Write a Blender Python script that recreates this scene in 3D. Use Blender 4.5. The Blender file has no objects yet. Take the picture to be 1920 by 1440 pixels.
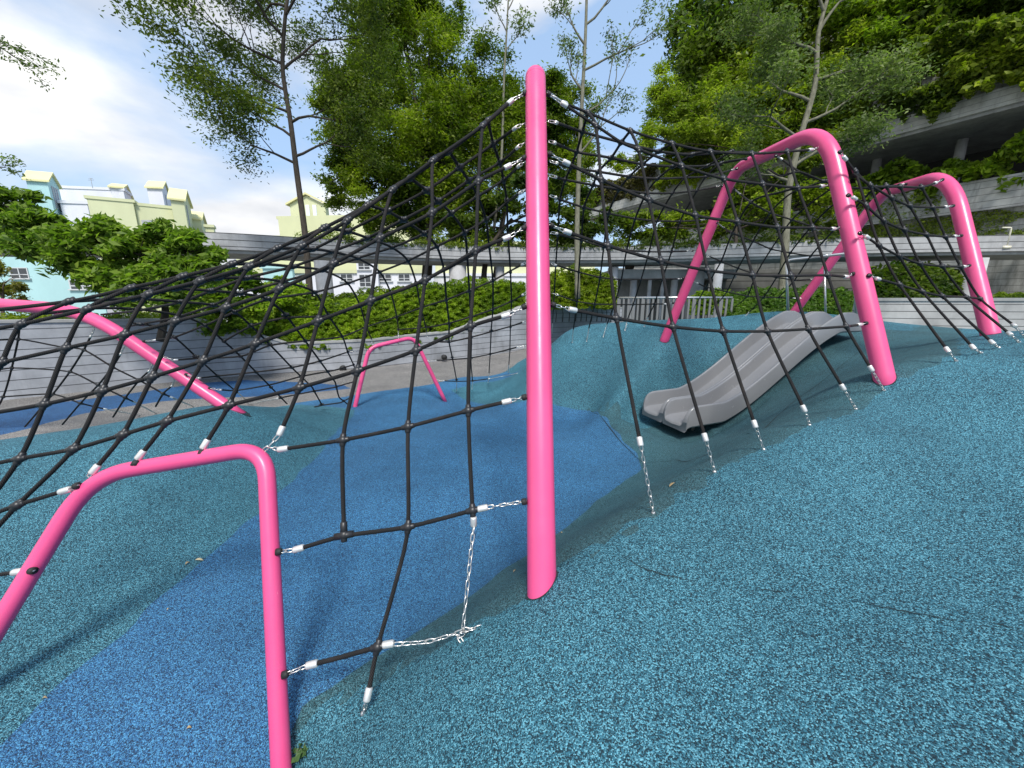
import bpy, math, random
import numpy as np
from mathutils import Vector, Matrix
R = math.radians
rng = np.random.default_rng(7); random.seed(7)
sc = bpy.context.scene
col = sc.collection
# ------------------------------------------------------------------ camera
F = 721.0; PITCH = R(12.5); CZ = 1.9
cam = bpy.data.cameras.new('camera'); camo = bpy.data.objects.new('camera', cam); col.objects.link(camo)
cam.sensor_width = 36; cam.sensor_fit = 'HORIZONTAL'; cam.lens = F/1920*36; cam.clip_start = .03; cam.clip_end = 3000
camo.location = (0, 0, CZ); camo.rotation_euler = (R(90)-PITCH, 0, 0)
sc.camera = camo
CP, SP = math.cos(PITCH), math.sin(PITCH)
# ------------------------------------------------------------------ light
SUN_EL, SUN_AZ = R(56), R(174)      # azimuth clockwise from +Y
sd = Vector((math.sin(SUN_AZ)*math.cos(SUN_EL), math.cos(SUN_AZ)*math.cos(SUN_EL), math.sin(SUN_EL)))
sl = bpy.data.lights.new('sun', 'SUN'); so = bpy.data.objects.new('sun', sl); col.objects.link(so)
sl.energy = 3.1; sl.angle = R(14); sl.color = (1, .96, .9)
so.rotation_euler = sd.to_track_quat('Z', 'Y').to_euler()
sc.view_settings.view_transform = 'Standard'; sc.view_settings.look = 'None'
sc.view_settings.exposure = 0.6; sc.view_settings.gamma = 1
w = bpy.data.worlds.new('World'); sc.world = w; w.use_nodes = True
def world():
    nt = w.node_tree; n = nt.nodes; L = nt.links
    bg = n['Background']; bg.inputs['Strength'].default_value = .11
    sky = n.new('ShaderNodeTexSky'); sky.sky_type = 'NISHITA'; sky.sun_disc = False
    sky.sun_elevation = SUN_EL; sky.sun_rotation = SUN_AZ; sky.altitude = 0; sky.air_density = 1.0; sky.dust_density = 1.2; sky.ozone_density = 1
    tc = n.new('ShaderNodeTexCoord')
    mp = n.new('ShaderNodeMapping'); mp.inputs['Scale'].default_value = (1, 1, 2.3); mp.inputs['Location'].default_value = (.9, 2.6, .5)
    L.new(tc.outputs['Generated'], mp.inputs['Vector'])
    nz = n.new('ShaderNodeTexNoise'); nz.inputs['Scale'].default_value = 1.7; nz.inputs['Detail'].default_value = 9; nz.inputs['Roughness'].default_value = .52; nz.inputs['Distortion'].default_value = .35
    L.new(mp.outputs[0], nz.inputs['Vector'])
    # more cloud to the west (left), clear to the east
    sx = n.new('ShaderNodeSeparateXYZ'); L.new(tc.outputs['Generated'], sx.inputs[0])
    ma = n.new('ShaderNodeMath'); ma.operation = 'MULTIPLY_ADD'; L.new(sx.outputs['X'], ma.inputs[0]); ma.inputs[1].default_value = -.17; 
    L.new(nz.outputs['Fac'], ma.inputs[2])
    zz = n.new('ShaderNodeMath'); zz.operation = 'MULTIPLY_ADD'; L.new(sx.outputs['Z'], zz.inputs[0]); zz.inputs[1].default_value = -.06; L.new(ma.outputs[0], zz.inputs[2])
    cr = n.new('ShaderNodeValToRGB'); cr.color_ramp.elements[0].position = .485; cr.color_ramp.elements[1].position = .64
    L.new(zz.outputs[0], cr.inputs[0])
    nz2 = n.new('ShaderNodeTexNoise'); nz2.inputs['Scale'].default_value = 3.2; nz2.inputs['Detail'].default_value = 6; L.new(mp.outputs[0], nz2.inputs['Vector'])
    cc = n.new('ShaderNodeValToRGB'); cc.color_ramp.elements[0].position = .38; cc.color_ramp.elements[0].color = (4.7, 4.85, 5.15, 1); cc.color_ramp.elements[1].position = .6; cc.color_ramp.elements[1].color = (7.0, 7.0, 7.0, 1)
    L.new(nz2.outputs['Fac'], cc.inputs[0])
    hz = n.new('ShaderNodeMix'); hz.data_type = 'RGBA'; hz.inputs[0].default_value = .6
    L.new(sky.outputs[0], hz.inputs[6]); hz.inputs[7].default_value = (3.35, 4.85, 7.1, 1)
    mx = n.new('ShaderNodeMix'); mx.data_type = 'RGBA'
    L.new(cr.outputs[0], mx.inputs[0]); L.new(hz.outputs[2], mx.inputs[6]); L.new(cc.outputs[0], mx.inputs[7])
    L.new(mx.outputs[2], bg.inputs['Color'])
world()
# ------------------------------------------------------------------ helpers
def P(px, py, z):
    """pixel of the 1920 px photograph + depth along the optical axis -> world"""
    x = (px-960)/F*z; d = (py-720)/F*z
    return Vector((x, z*CP - d*SP, CZ - z*SP - d*CP))
def PI(px, py, inv): return P(px, py, 1/inv)
def PG(px, py, Z):
    """pixel -> world point at world height Z"""
    k = (py-720)/F*CP + SP
    return P(px, py, (CZ-Z)/k)
def proj(v):
    X, Y, Z = v[0], v[1], v[2]-CZ
    z = Y*CP - Z*SP; d = -Z*CP - Y*SP
    return 960+F*X/z, 720+F*d/z, z
def tag(o, label=None, cat=None, group=None, kind=None):
    if label: o['label'] = label
    if cat: o['category'] = cat
    if group: o['group'] = group
    if kind: o['kind'] = kind
    return o
def empty(name, loc, label, cat, group=None):
    o = bpy.data.objects.new(name, None); col.objects.link(o); o.location = loc; o.empty_display_size = .1
    bpy.context.view_layer.update()
    return tag(o, label, cat, group)
class MB:
    def __init__(s): s.v = []; s.f = []; s.uv = []; s.n = 0; s.hasuv = False
    def add(s, vs, fs, uvs=None):
        b = s.n; s.v.extend([tuple(p) for p in vs]); s.n += len(vs)
        for f in fs: s.f.append(tuple(i+b for i in f))
        if uvs: s.uv.extend(uvs); s.hasuv = True
        else: s.uv.extend([(0, 0)]*sum(len(f) for f in fs))
    def box(s, c, size, rz=0, M=None):
        hx, hy, hz = size[0]/2, size[1]/2, size[2]/2
        m = M if M else Matrix.Translation(c) @ Matrix.Rotation(rz, 4, 'Z')
        vs = [m @ Vector((x, y, z)) for x in (-hx, hx) for y in (-hy, hy) for z in (-hz, hz)]
        s.add(vs, [(0, 1, 3, 2), (4, 6, 7, 5), (0, 4, 5, 1), (2, 3, 7, 6), (0, 2, 6, 4), (1, 5, 7, 3)])
    def tube(s, pts, r, seg=8, cap=True, closed=False):
        pts = [Vector(p) for p in pts]; n = len(pts)
        rs = r if isinstance(r, (list, tuple, np.ndarray)) else [r]*n
        T = []
        for i in range(n):
            if closed: t = pts[(i+1) % n]-pts[i-1]
            else: t = pts[min(i+1, n-1)]-pts[max(i-1, 0)]
            T.append(t.normalized() if t.length > 1e-9 else Vector((0, 0, 1)))
        up = Vector((0, 0, 1)) if abs(T[0].z) < .9 else Vector((1, 0, 0))
        nr = (up - T[0]*up.dot(T[0])).normalized(); vs = []; L = [0]
        for i in range(n):
            nr = (nr - T[i]*nr.dot(T[i])); nr = nr.normalized() if nr.length > 1e-6 else T[i].orthogonal().normalized()
            b = T[i].cross(nr)
            for k in range(seg):
                a = 2*math.pi*k/seg; vs.append(pts[i] + (nr*math.cos(a)+b*math.sin(a))*rs[i])
            if i: L.append(L[-1]+(pts[i]-pts[i-1]).length)
        fs = []; uv = []
        m = n if closed else n-1
        for i in range(m):
            j = (i+1) % n
            for k in range(seg):
                k2 = (k+1) % seg
                fs.append((i*seg+k, i*seg+k2, j*seg+k2, j*seg+k))
                l1 = L[i]; l2 = L[j] if j else L[-1]+.01
                uv += [(k/seg, l1), ((k+1)/seg, l1), ((k+1)/seg, l2), (k/seg, l2)]
        if cap and not closed:
            fs.append(tuple(range(seg-1, -1, -1))); uv += [(0, 0)]*seg
            fs.append(tuple((n-1)*seg+k for k in range(seg))); uv += [(0, 0)]*seg
        s.add(vs, fs, uv)
    def ball(s, c, r, M=None, u=10, v=7):
        c = Vector(c); vs = []; fs = []
        for j in range(1, v):
            th = math.pi*j/v
            for i in range(u):
                a = 2*math.pi*i/u; p = Vector((math.sin(th)*math.cos(a), math.sin(th)*math.sin(a), math.cos(th)))*r
                vs.append(c + (M @ p if M else p))
        t = len(vs); vs.append(c+(M @ Vector((0, 0, r)) if M else Vector((0, 0, r)))); vs.append(c+(M @ Vector((0, 0, -r)) if M else Vector((0, 0, -r))))
        for j in range(v-2):
            for i in range(u):
                fs.append((j*u+i, (j+1)*u+i, (j+1)*u+(i+1) % u, j*u+(i+1) % u))
        for i in range(u):
            fs.append((t, i, (i+1) % u)); fs.append((t+1, (v-2)*u+(i+1) % u, (v-2)*u+i))
        s.add(vs, fs)
    def build(s, name, mat, parent=None, smooth=False):
        me = bpy.data.meshes.new(name); me.from_pydata(s.v, [], s.f)
        if s.hasuv:
            u = me.uv_layers.new(name='UVMap'); u.data.foreach_set('uv', np.array(s.uv, dtype=np.float32).ravel())
        if smooth: me.polygons.foreach_set('use_smooth', [True]*len(me.polygons))
        me.materials.append(mat); me.update()
        return link(name, me, parent)
def link(name, me, parent=None):
    o = bpy.data.objects.new(name, me); col.objects.link(o)
    if parent:
        o.parent = parent; o.matrix_parent_inverse = parent.matrix_world.inverted()
    return o
def cr_spline(pts, k=4):
    pts = [Vector(p) for p in pts]
    if len(pts) < 3:
        return [pts[0].lerp(pts[-1], i/k) for i in range(k+1)]
    out = []
    for i in range(len(pts)-1):
        p0 = pts[i-1] if i else pts[0]*2-pts[1]; p1 = pts[i]; p2 = pts[i+1]; p3 = pts[i+2] if i+2 < len(pts) else pts[-1]*2-pts[-2]
        m1 = (p2-p0)*.4; m2 = (p3-p1)*.4
        l = (p2-p1).length
        if m1.length > l: m1 = m1*(l/m1.length)
        if m2.length > l: m2 = m2*(l/m2.length)
        for j in range(k):
            t = j/k; t2 = t*t; t3 = t2*t
            out.append(p1*(2*t3-3*t2+1)+m1*(t3-2*t2+t)+p2*(-2*t3+3*t2)+m2*(t3-t2))
    out.append(pts[-1]); return out
def fillet(pts, rad, k=8):
    pts = [Vector(p) for p in pts]; out = [pts[0]]
    for i in range(1, len(pts)-1):
        a = (pts[i-1]-pts[i]); b = (pts[i+1]-pts[i]); rr = min(rad[i-1], a.length*.48, b.length*.48)
        p = pts[i]+a.normalized()*rr; q = pts[i]+b.normalized()*rr
        for j in range(k+1):
            t = j/k; out.append(p*(1-t)**2 + pts[i]*2*t*(1-t) + q*t*t)
    out.append(pts[-1]); return out
# ------------------------------------------------------------------ materials
def mat(name, base=(.5, .5, .5), rough=.6, metal=0, spec=.5, coat=0):
    m = bpy.data.materials.new(name); m.use_nodes = True
    b = m.node_tree.nodes['Principled BSDF']
    b.inputs['Base Color'].default_value = (*base, 1); b.inputs['Roughness'].default_value = rough
    b.inputs['Metallic'].default_value = metal; b.inputs['Specular IOR Level'].default_value = spec
    if coat: b.inputs['Coat Weight'].default_value = coat; b.inputs['Coat Roughness'].default_value = .12
    return m
def nodes(m): return m.node_tree.nodes, m.node_tree.links, m.node_tree.nodes['Principled BSDF']
def ramp(n, els):
    r = n.new('ShaderNodeValToRGB'); e = r.color_ramp.elements
    while len(e) < len(els): e.new(.5)
    for a, (p, c) in zip(e, els): a.position = p; a.color = (*c, 1)
    return r
def posnode(n, L, scale=(1, 1, 1)):
    g = n.new('ShaderNodeNewGeometry'); mp = n.new('ShaderNodeMapping'); mp.inputs['Scale'].default_value = scale
    L.new(g.outputs['Position'], mp.inputs['Vector']); return mp.outputs[0]
def noise(n, L, vec, scale, detail=4, rough=.5):
    t = n.new('ShaderNodeTexNoise'); t.inputs['Scale'].default_value = scale; t.inputs['Detail'].default_value = detail; t.inputs['Roughness'].default_value = rough
    L.new(vec, t.inputs['Vector']); return t.outputs['Fac']
def mixc(n, L, fac, a, b, mode='MIX'):
    m = n.new('ShaderNodeMix'); m.data_type = 'RGBA'; m.blend_type = mode
    for i, v in ((0, fac), (6, a), (7, b)):
        if hasattr(v, 'links') or isinstance(v, bpy.types.NodeSocket): L.new(v, m.inputs[i])
        else: m.inputs[i].default_value = v if i == 0 else (*v, 1)
    return m.outputs[2]
def bump(n, L, b, h, s=.3, d=.01):
    bm = n.new('ShaderNodeBump'); bm.inputs['Strength'].default_value = s; bm.inputs['Distance'].default_value = d
    L.new(h, bm.inputs['Height']); L.new(bm.outputs[0], b.inputs['Normal'])
def rubber(name, dark, mid, lite, dirt=(.03, .05, .05), dirtamt=.55):
    m = mat(name, mid, .75, spec=.35); n, L, b = nodes(m); v = posnode(n, L)
    vo = n.new('ShaderNodeTexVoronoi'); vo.inputs['Scale'].default_value = 250; vo.inputs['Randomness'].default_value = 1
    L.new(v, vo.inputs['Vector'])
    sep = n.new('ShaderNodeSeparateColor'); L.new(vo.outputs['Color'], sep.inputs[0])
    r = ramp(n, [(0, dark), (.32, dark), (.38, mid), (.66, mid), (.84, lite)]); L.new(sep.outputs[0], r.inputs[0])
    f1 = noise(n, L, v, 230, 3, .7)
    r1 = ramp(n, [(.36, (.38, .38, .38)), (.56, (1.15, 1.15, 1.15))]); L.new(f1, r1.inputs[0])
    c = mixc(n, L, 1.0, r.outputs[0], r1.outputs[0], 'MULTIPLY')
    big = noise(n, L, v, .55, 6, .62); r2 = ramp(n, [(.42, (0, 0, 0)), (.68, (1, 1, 1))]); L.new(big, r2.inputs[0])
    mid2 = noise(n, L, v, 3.1, 5, .7); r3 = ramp(n, [(.45, (0, 0, 0)), (.8, (1, 1, 1))]); L.new(mid2, r3.inputs[0])
    a = n.new('ShaderNodeMath'); a.operation = 'MAXIMUM'; L.new(r2.outputs[0], a.inputs[0]); L.new(r3.outputs[0], a.inputs[1])
    a2 = n.new('ShaderNodeMath'); a2.operation = 'MULTIPLY'; L.new(a.outputs[0], a2.inputs[0]); a2.inputs[1].default_value = dirtamt
    c = mixc(n, L, a2.outputs[0], c, mixc(n, L, .45, c, dirt))
    fd = noise(n, L, v, 1.15, 7, .6); r5 = ramp(n, [(.3, (.80, .80, .80)), (.7, (1.22, 1.2, 1.18))]); L.new(fd, r5.inputs[0])
    c = mixc(n, L, 1.0, c, r5.outputs[0], 'MULTIPLY')
    sp = noise(n, L, v, 22, 2, .5); r6 = ramp(n, [(.70, (0, 0, 0)), (.76, (.6, .6, .6))]); L.new(sp, r6.inputs[0])
    c = mixc(n, L, r6.outputs[0], c, dirt)
    L.new(c, b.inputs['Base Color'])
    hh = n.new('ShaderNodeMath'); hh.operation = 'SUBTRACT'; L.new(f1, hh.inputs[0]); L.new(vo.outputs['Distance'], hh.inputs[1])
    bump(n, L, b, hh.outputs[0], .55, .006)
    return m
M_TEAL = rubber('teal_rubber', (.005, .028, .042), (.025, .125, .178), (.12, .35, .44), (.02, .05, .06), .4)
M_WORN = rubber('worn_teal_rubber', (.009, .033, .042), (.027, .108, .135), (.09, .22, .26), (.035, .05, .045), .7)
M_BLUE = rubber('blue_rubber', (.010, .035, .08), (.028, .125, .275), (.08, .29, .50), (.03, .05, .08), .4)
M_PATH = rubber('grey_granule', (.06, .06, .06), (.20, .19, .18), (.42, .40, .38), (.08, .08, .07), .5)
M_BAND = rubber('blue_band_rubber', (.01, .03, .08), (.02, .08, .22), (.05, .20, .42), (.04, .05, .07), .4)
def m_pink():
    m = mat('pink_paint', (.83, .055, .22), .4, coat=.25); m.node_tree.nodes['Principled BSDF'].inputs['Coat Roughness'].default_value = .22; n, L, b = nodes(m); v = posnode(n, L)
    f = noise(n, L, v, 1.3, 5, .6); r = ramp(n, [(.35, (.66, .062, .195)), (.7, (.73, .082, .23))]); L.new(f, r.inputs[0])
    g = noise(n, L, v, 60, 4, .7); r2 = ramp(n, [(.70, (0, 0, 0)), (.74, (1, 1, 1))]); L.new(g, r2.inputs[0])
    g3 = noise(n, L, posnode(n, L, (14, 14, 2)), 3, 6, .75); r3 = ramp(n, [(.56, (0, 0, 0)), (.74, (.35, .35, .35))]); L.new(g3, r3.inputs[0])
    c = mixc(n, L, r2.outputs[0], r.outputs[0], (.50, .05, .15)); L.new(mixc(n, L, r3.outputs[0], c, (.42, .10, .17)), b.inputs['Base Color'])
    rr = ramp(n, [(.3, (.33, .33, .33)), (.75, (.5, .5, .5))]); L.new(noise(n, L, v, 9, 4), rr.inputs[0]); L.new(rr.outputs[0], b.inputs['Roughness'])
    return m
M_PINK = m_pink()
def m_rope():
    m = mat('black_rope', (.02, .02, .021), .72, spec=.25); n, L, b = nodes(m)
    uv = n.new('ShaderNodeUVMap'); mp = n.new('ShaderNodeMapping'); mp.inputs['Scale'].default_value = (6, 100, 1); L.new(uv.outputs[0], mp.inputs[0])
    s = n.new('ShaderNodeSeparateXYZ'); L.new(mp.outputs[0], s.inputs[0])
    a = n.new('ShaderNodeMath'); a.operation = 'ADD'; L.new(s.outputs[0], a.inputs[0]); L.new(s.outputs[1], a.inputs[1])
    k = n.new('ShaderNodeMath'); k.operation = 'MULTIPLY'; L.new(a.outputs[0], k.inputs[0]); k.inputs[1].default_value = math.pi*1.0
    si = n.new('ShaderNodeMath'); si.operation = 'SINE'; L.new(k.outputs[0], si.inputs[0])
    ab = n.new('ShaderNodeMath'); ab.operation = 'ABSOLUTE'; L.new(si.outputs[0], ab.inputs[0])
    r = ramp(n, [(0, (.002, .002, .002)), (.35, (.008, .008, .008)), (1, (.022, .021, .021))]); L.new(ab.outputs[0], r.inputs[0])
    nz = noise(n, L, posnode(n, L), 7, 4); rr = ramp(n, [(.5, (0, 0, 0)), (.75, (.5, .5, .5))]); L.new(nz, rr.inputs[0])
    L.new(mixc(n, L, rr.outputs[0], r.outputs[0], (.05, .038, .032)), b.inputs['Base Color'])
    bump(n, L, b, ab.outputs[0], .8, .004)
    return m
M_ROPE = m_rope()
M_KNOT = mat('black_plastic', (.014, .014, .015), .42)
M_ALU = mat('aluminium', (.72, .70, .66), .38, .55)
M_STEEL = mat('galvanised_steel', (.62, .61, .58), .3, .9)
M_HOLE = mat('rubber_bushing', (.012, .012, .012), .7)
def concrete(name, base=(.34, .34, .33), groove=.2, z0=0.0, dark=.25, stain=.5, gw=.1):
    m = mat(name, base, .85, spec=.2); n, L, b = nodes(m); v = posnode(n, L)
    f = noise(n, L, v, 1.2, 8, .65); r = ramp(n, [(.3, tuple(c*.62 for c in base)), (.72, tuple(min(1, c*1.15) for c in base))]); L.new(f, r.inputs[0])
    vs = posnode(n, L, (2.5, 2.5, .35)); f2 = noise(n, L, vs, 1.5, 6, .7); r2 = ramp(n, [(.5, (0, 0, 0)), (.78, (stain, stain, stain))]); L.new(f2, r2.inputs[0])
    c = mixc(n, L, r2.outputs[0], r.outputs[0], (.09, .09, .075))
    h = f
    if groove:
        g = n.new('ShaderNodeNewGeometry'); s = n.new('ShaderNodeSeparateXYZ'); L.new(g.outputs['Position'], s.inputs[0])
        a = n.new('ShaderNodeMath'); a.operation = 'ADD'; a.inputs[1].default_value = 50*groove - z0; L.new(s.outputs[2], a.inputs[0])
        d = n.new('ShaderNodeMath'); d.operation = 'DIVIDE'; d.inputs[1].default_value = groove; L.new(a.outputs[0], d.inputs[0])
        fr = n.new('ShaderNodeMath'); fr.operation = 'FRACT'; L.new(d.outputs[0], fr.inputs[0])
        rg = ramp(n, [(0, (0, 0, 0)), (gw*.75, (0, 0, 0)), (gw, (1, 1, 1))]); L.new(fr.outputs[0], rg.inputs[0])
        # only on upright faces
        sn = n.new('ShaderNodeSeparateXYZ'); L.new(g.outputs['True Normal'], sn.inputs[0])
        up = n.new('ShaderNodeMath'); up.operation = 'ABSOLUTE'; L.new(sn.outputs[2], up.inputs[0])
        gt = n.new('ShaderNodeMath'); gt.operation = 'GREATER_THAN'; gt.inputs[1].default_value = .5; L.new(up.outputs[0], gt.inputs[0])
        mxx = n.new('ShaderNodeMath'); mxx.operation = 'MAXIMUM'; L.new(rg.outputs[0], mxx.inputs[0]); L.new(gt.outputs[0], mxx.inputs[1])
        c = mixc(n, L, mxx.outputs[0], tuple(q*dark for q in base), c)
        h = mxx.outputs[0]
    L.new(c, b.inputs['Base Color']); bump(n, L, b, h, .5, .02)
    return m
M_WALL = concrete('grooved_concrete', (.36, .37, .39), .19, .0, .22, .35, .08)
M_RING = concrete('walkway_concrete', (.40, .40, .40), .235, 4.31-.02, .16, .35, .11)
M_PLAIN = concrete('plain_concrete', (.36, .36, .35), 0)
M_TERR = concrete('terrace_concrete', (.46, .46, .43), .3, .1, .35, .9, .09)
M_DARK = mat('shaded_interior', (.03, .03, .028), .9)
def leafmat(name, a, bcol, trans=.36):
    m = bpy.data.materials.new(name); m.use_nodes = True; n, L, b = nodes(m)
    at = n.new('ShaderNodeAttribute'); at.attribute_name = 'v'
    c = ramp(n, [(0, a), (.6, tuple((x+y)/2 for x, y in zip(a, bcol))), (1, bcol)]); L.new(at.outputs['Fac'], c.inputs[0])
    L.new(c.outputs[0], b.inputs['Base Color']); b.inputs['Roughness'].default_value = .55; b.inputs['Specular IOR Level'].default_value = .25
    tr = n.new('ShaderNodeBsdfTranslucent'); 
    cc = mixc(n, L, 1.0, c.outputs[0], (1.5, 1.9, .7), 'MULTIPLY'); L.new(cc, tr.inputs['Color'])
    mx = n.new('ShaderNodeMixShader'); mx.inputs[0].default_value = trans
    L.new(b.outputs[0], mx.inputs[1]); L.new(tr.outputs[0], mx.inputs[2]); L.new(mx.outputs[0], n['Material Output'].inputs['Surface'])
    return m
LF_MID = leafmat('leaf_mid', (.04, .075, .006), (.24, .30, .015))
LF_DARK = leafmat('leaf_dark', (.025, .052, .008), (.15, .20, .016))
LF_FINE = leafmat('leaf_fine', (.035, .06, .010), (.18, .22, .025))
LF_BRIGHT = leafmat('leaf_bright', (.09, .14, .010), (.36, .42, .03))
LF_HEDGE = leafmat('leaf_hedge', (.075, .135, .008), (.27, .36, .018))
LF_GREY = leafmat('leaf_greygreen', (.06, .09, .03), (.21, .26, .085))
LF_IVY = leafmat('leaf_ivy', (.05, .085, .008), (.33, .39, .025))
LF_YEL = leafmat('leaf_yellow', (.12, .16, .03), (.34, .40, .07))
def m_bark(name, c):
    m = mat(name, c, .9, spec=.15); n, L, b = nodes(m); v = posnode(n, L, (6, 6, 1.2)); f = noise(n, L, v, 3, 6, .7)
    r = ramp(n, [(.3, tuple(x*.5 for x in c)), (.7, tuple(x*1.3 for x in c))]); L.new(f, r.inputs[0]); L.new(r.outputs[0], b.inputs['Base Color']); bump(n, L, b, f, .6, .03); return m
BARK = m_bark('bark_brown', (.12, .09, .07)); BARKG = m_bark('bark_grey', (.17, .165, .12)); BARKD = m_bark('bark_dark', (.06, .05, .04))
# ------------------------------------------------------------------ terrain
def inv_near(x, y):
    iv = .375+.000175*(y-140)
    return iv
def inv_right(x, y): return .375+.000175*(y-140) - .00025*(x-1008)
ctl = []
def c3(X, Y, Z): ctl.append((X, Y, Z))              # Z relative to the camera
def cp(px, py, inv): p = PI(px, py, inv); ctl.append((p.x, p.y, p.z-CZ))
def cz(px, py, Z): p = PG(px, py, Z+CZ); ctl.append((p.x, p.y, Z))
for X, Y in ((.0, 0), (.45, .9), (1.5, 1), (3, 1.5), (4.2, 2.2), (6, 2.6), (6, 0), (3, -1.5), (0, -2.5), (9, 2.5), (9, -2)): c3(X, Y, -1.5+.175*min(X, 6.5)+.098*Y)
for p in ((1225, 965), (1340, 886), (1432, 843), (1518, 798), (1605, 768), (1658, 733)): cp(*p, inv_right(*p))
for p in ((1120, 1028), (1225, 965), (1340, 886), (1432, 843), (1518, 798), (1605, 768)):
    q = PI(*p, inv_right(*p)); zz = q.z-CZ
    for o, dz in ((.16, .05), (.42, .27 if p[0] < 1500 else .2)): c3(q.x-.47*o, q.y+.88*o, zz-dz)
    c3(q.x+.47*.25, q.y-.88*.25, zz+.0)
cp(1016, 1102, .546); cp(988, 1126, .556); cp(1048, 1076, .546); cp(1658, 706, .308); cp(1856, 627, .25)
c3(-.22, 1.5, -1.525); c3(-.66, 1.35, -1.83); cp(545, 1500, .60); cp(500, 1500, .60); cp(600, 1440, .61); c3(-.75, .6, -1.99); c3(-.35, .6, -1.66); c3(-.8, -.5, -1.9); c3(-.4, -1.5, -1.8)
for p in ((560, 1335), (700, 1240), (860, 1135), (985, 1042), (1060, 990), (1140, 925), (1200, 878)): cz(*p, -1.88)
cz(1340, 845, -1.52); cz(1420, 800, -1.35); cz(1500, 745, -1.15); cz(1600, 680, -.82); cz(1700, 642, -.58); cz(1800, 628, -.5)
for a in ((2.2, 5.3, -1.76), (1.7, 4.7, -1.85), (2.9, 5.5, -1.60), (3.6, 5.75, -1.28), (4.4, 6.0, -.86), (5.2, 6.35, -.52), (3.0, 4.6, -1.55)): c3(*a)
c3(2.2, 1.9, -1.02); c3(3.2, 2.1, -.84); c3(1.7, 1.5, -1.13)
c3(6.7, 6.8, -.42); c3(9.2, 6.8, -.6); c3(9.2, 4.5, -.45); c3(7, 4.4, -.3); c3(12, 6.8, -.7); c3(12, 2, -.7)
# far mound
cp(1246, 637, 1/6.5); cp(1240, 700, 1/6.0); cz(1110, 768, -1.82); cz(980, 750, -1.85); cz(1150, 740, -1.5)
cp(1250, 600, 1/8); cp(1150, 608, 1/8.2); cp(1060, 624, 1/8); cp(1480, 592, 1/8.5); cp(1350, 595, 1/8.2); c3(5.17, 7.2, -.28)
cp(1085, 700, 1/6.9); cz(980, 690, -1.7); cz(955, 702, -1.86)
c3(1, 10.2, -1.3); c3(3, 10.5, -1.1); c3(6, 10.5, -1.0); c3(9, 9, -.8); c3(.2, 11, -1.7)
# left mound
cp(425, 764, .217); cz(0, 826, -1.26); cz(240, 792, -1.26); c3(-6.2, 2.2, -1.3); c3(-2.95, 6.4, -1.85); c3(-3.2, 5.5, -1.6)
for p in ((0, 1390), (200, 1210), (380, 1050), (510, 940), (600, 850), (650, 790)): cz(*p, -1.88)
c3(-3, 1.4, -1.72); c3(-4, 1.7, -1.5); c3(-2.9, 2.8, -1.65); c3(-4.5, -1, -1.6); c3(-3, -2, -1.8); c3(-1.8, 0, -1.93)
for a in ((-5.2, 4.9, -1.9), (-4.4, 5.9, -1.9), (-7, 4.2, -1.9), (-9, 3.2, -1.9), (-6, 6.5, -1.9), (-9, 6, -1.9), (-13, 5, -1.9), (-13, 12, -1.9), (-6, 9, -1.9), (-4, 8.5, -1.9), (-3, 11, -1.9), (0, 13, -1.9), (-7, 13, -1.9), (-1, 9, -1.9), (-2, 7.2, -1.9), (-1, 5.5, -1.9), (0, 6, -1.9), (.3, 4, -1.9), (-1, 3.5, -1.9), (-1.6, 2, -1.92), (1, 5.6, -1.9), (-1.6, 4.8, -1.9), (0, 7.8, -1.88), (4, 14, -1.5), (10, 13, -1.2), (-13, 18, -1.9), (0, 18, -1.9), (12, 18, -1.4)): c3(*a)
ctl = np.array(ctl)
def U(r2): return np.where(r2 > 1e-9, .5*r2*np.log(np.maximum(r2, 1e-9)), 0)
def tps_fit(c):
    n = len(c); d = c[:, None, :2]-c[None, :, :2]; K = U((d**2).sum(-1)) + np.eye(n)*.004
    A = np.zeros((n+3, n+3)); A[:n, :n] = K; A[:n, n] = 1; A[:n, n+1:] = c[:, :2]; A[n:, :n] = A[:n, n:].T
    return np.linalg.solve(A, np.concatenate([c[:, 2], [0, 0, 0]]))
TW = tps_fit(ctl)
def height(X, Y):
    X = np.asarray(X, float); Y = np.asarray(Y, float); sh = X.shape; q = np.stack([X.ravel(), Y.ravel()], 1); out = np.empty(len(q)); n = len(ctl)
    for s in range(0, len(q), 20000):
        qq = q[s:s+20000]; d = qq[:, None]-ctl[None, :, :2]
        out[s:s+20000] = U((d**2).sum(-1)) @ TW[:n] + TW[n] + qq @ TW[n+1:]
    out += CZ
    a0 = np.array([2.17, 5.3]); d = np.array([2.98, 1.0])/3.1434; t = (q-a0) @ d; v = (q-a0) @ np.array([d[1], -d[0]])
    u = np.clip((t/3.1434-.2)/.66, 0, 1); sl = .24+.02+(1.24-.02)*(.45*u*u*(3-2*u)+.55*u)
    bed = np.minimum(sl-.13, np.where(t < .5, .02, 9)) + np.maximum(np.abs(v)-.54, 0)*3.5 + np.maximum(t-3.05, 0)*1.2
    out = np.where((t > -1.2) & (t < 4), np.minimum(out, np.maximum(bed+np.maximum(-t-.2, 0)*.5, .02)), out)
    return out.reshape(sh)
def hit(px, py, z0=.8):
    lo = z0; z = z0
    while z < 40:
        p = P(px, py, z)
        if p.z < float(height(p.x, p.y)): break
        lo = z; z *= 1.02
    hi = z
    for _ in range(20):
        m = (lo+hi)/2; p = P(px, py, m)
        if p.z < float(height(p.x, p.y)): hi = m
        else: lo = m
    return P(px, py, hi)
def gz(x, y): return float(height(x, y))
DX = .08
xs = np.arange(-14, 16.01, DX); ys = np.arange(-3.2, 19, DX)
GX, GY = np.meshgrid(xs, ys); GZ = height(GX, GY)
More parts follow.
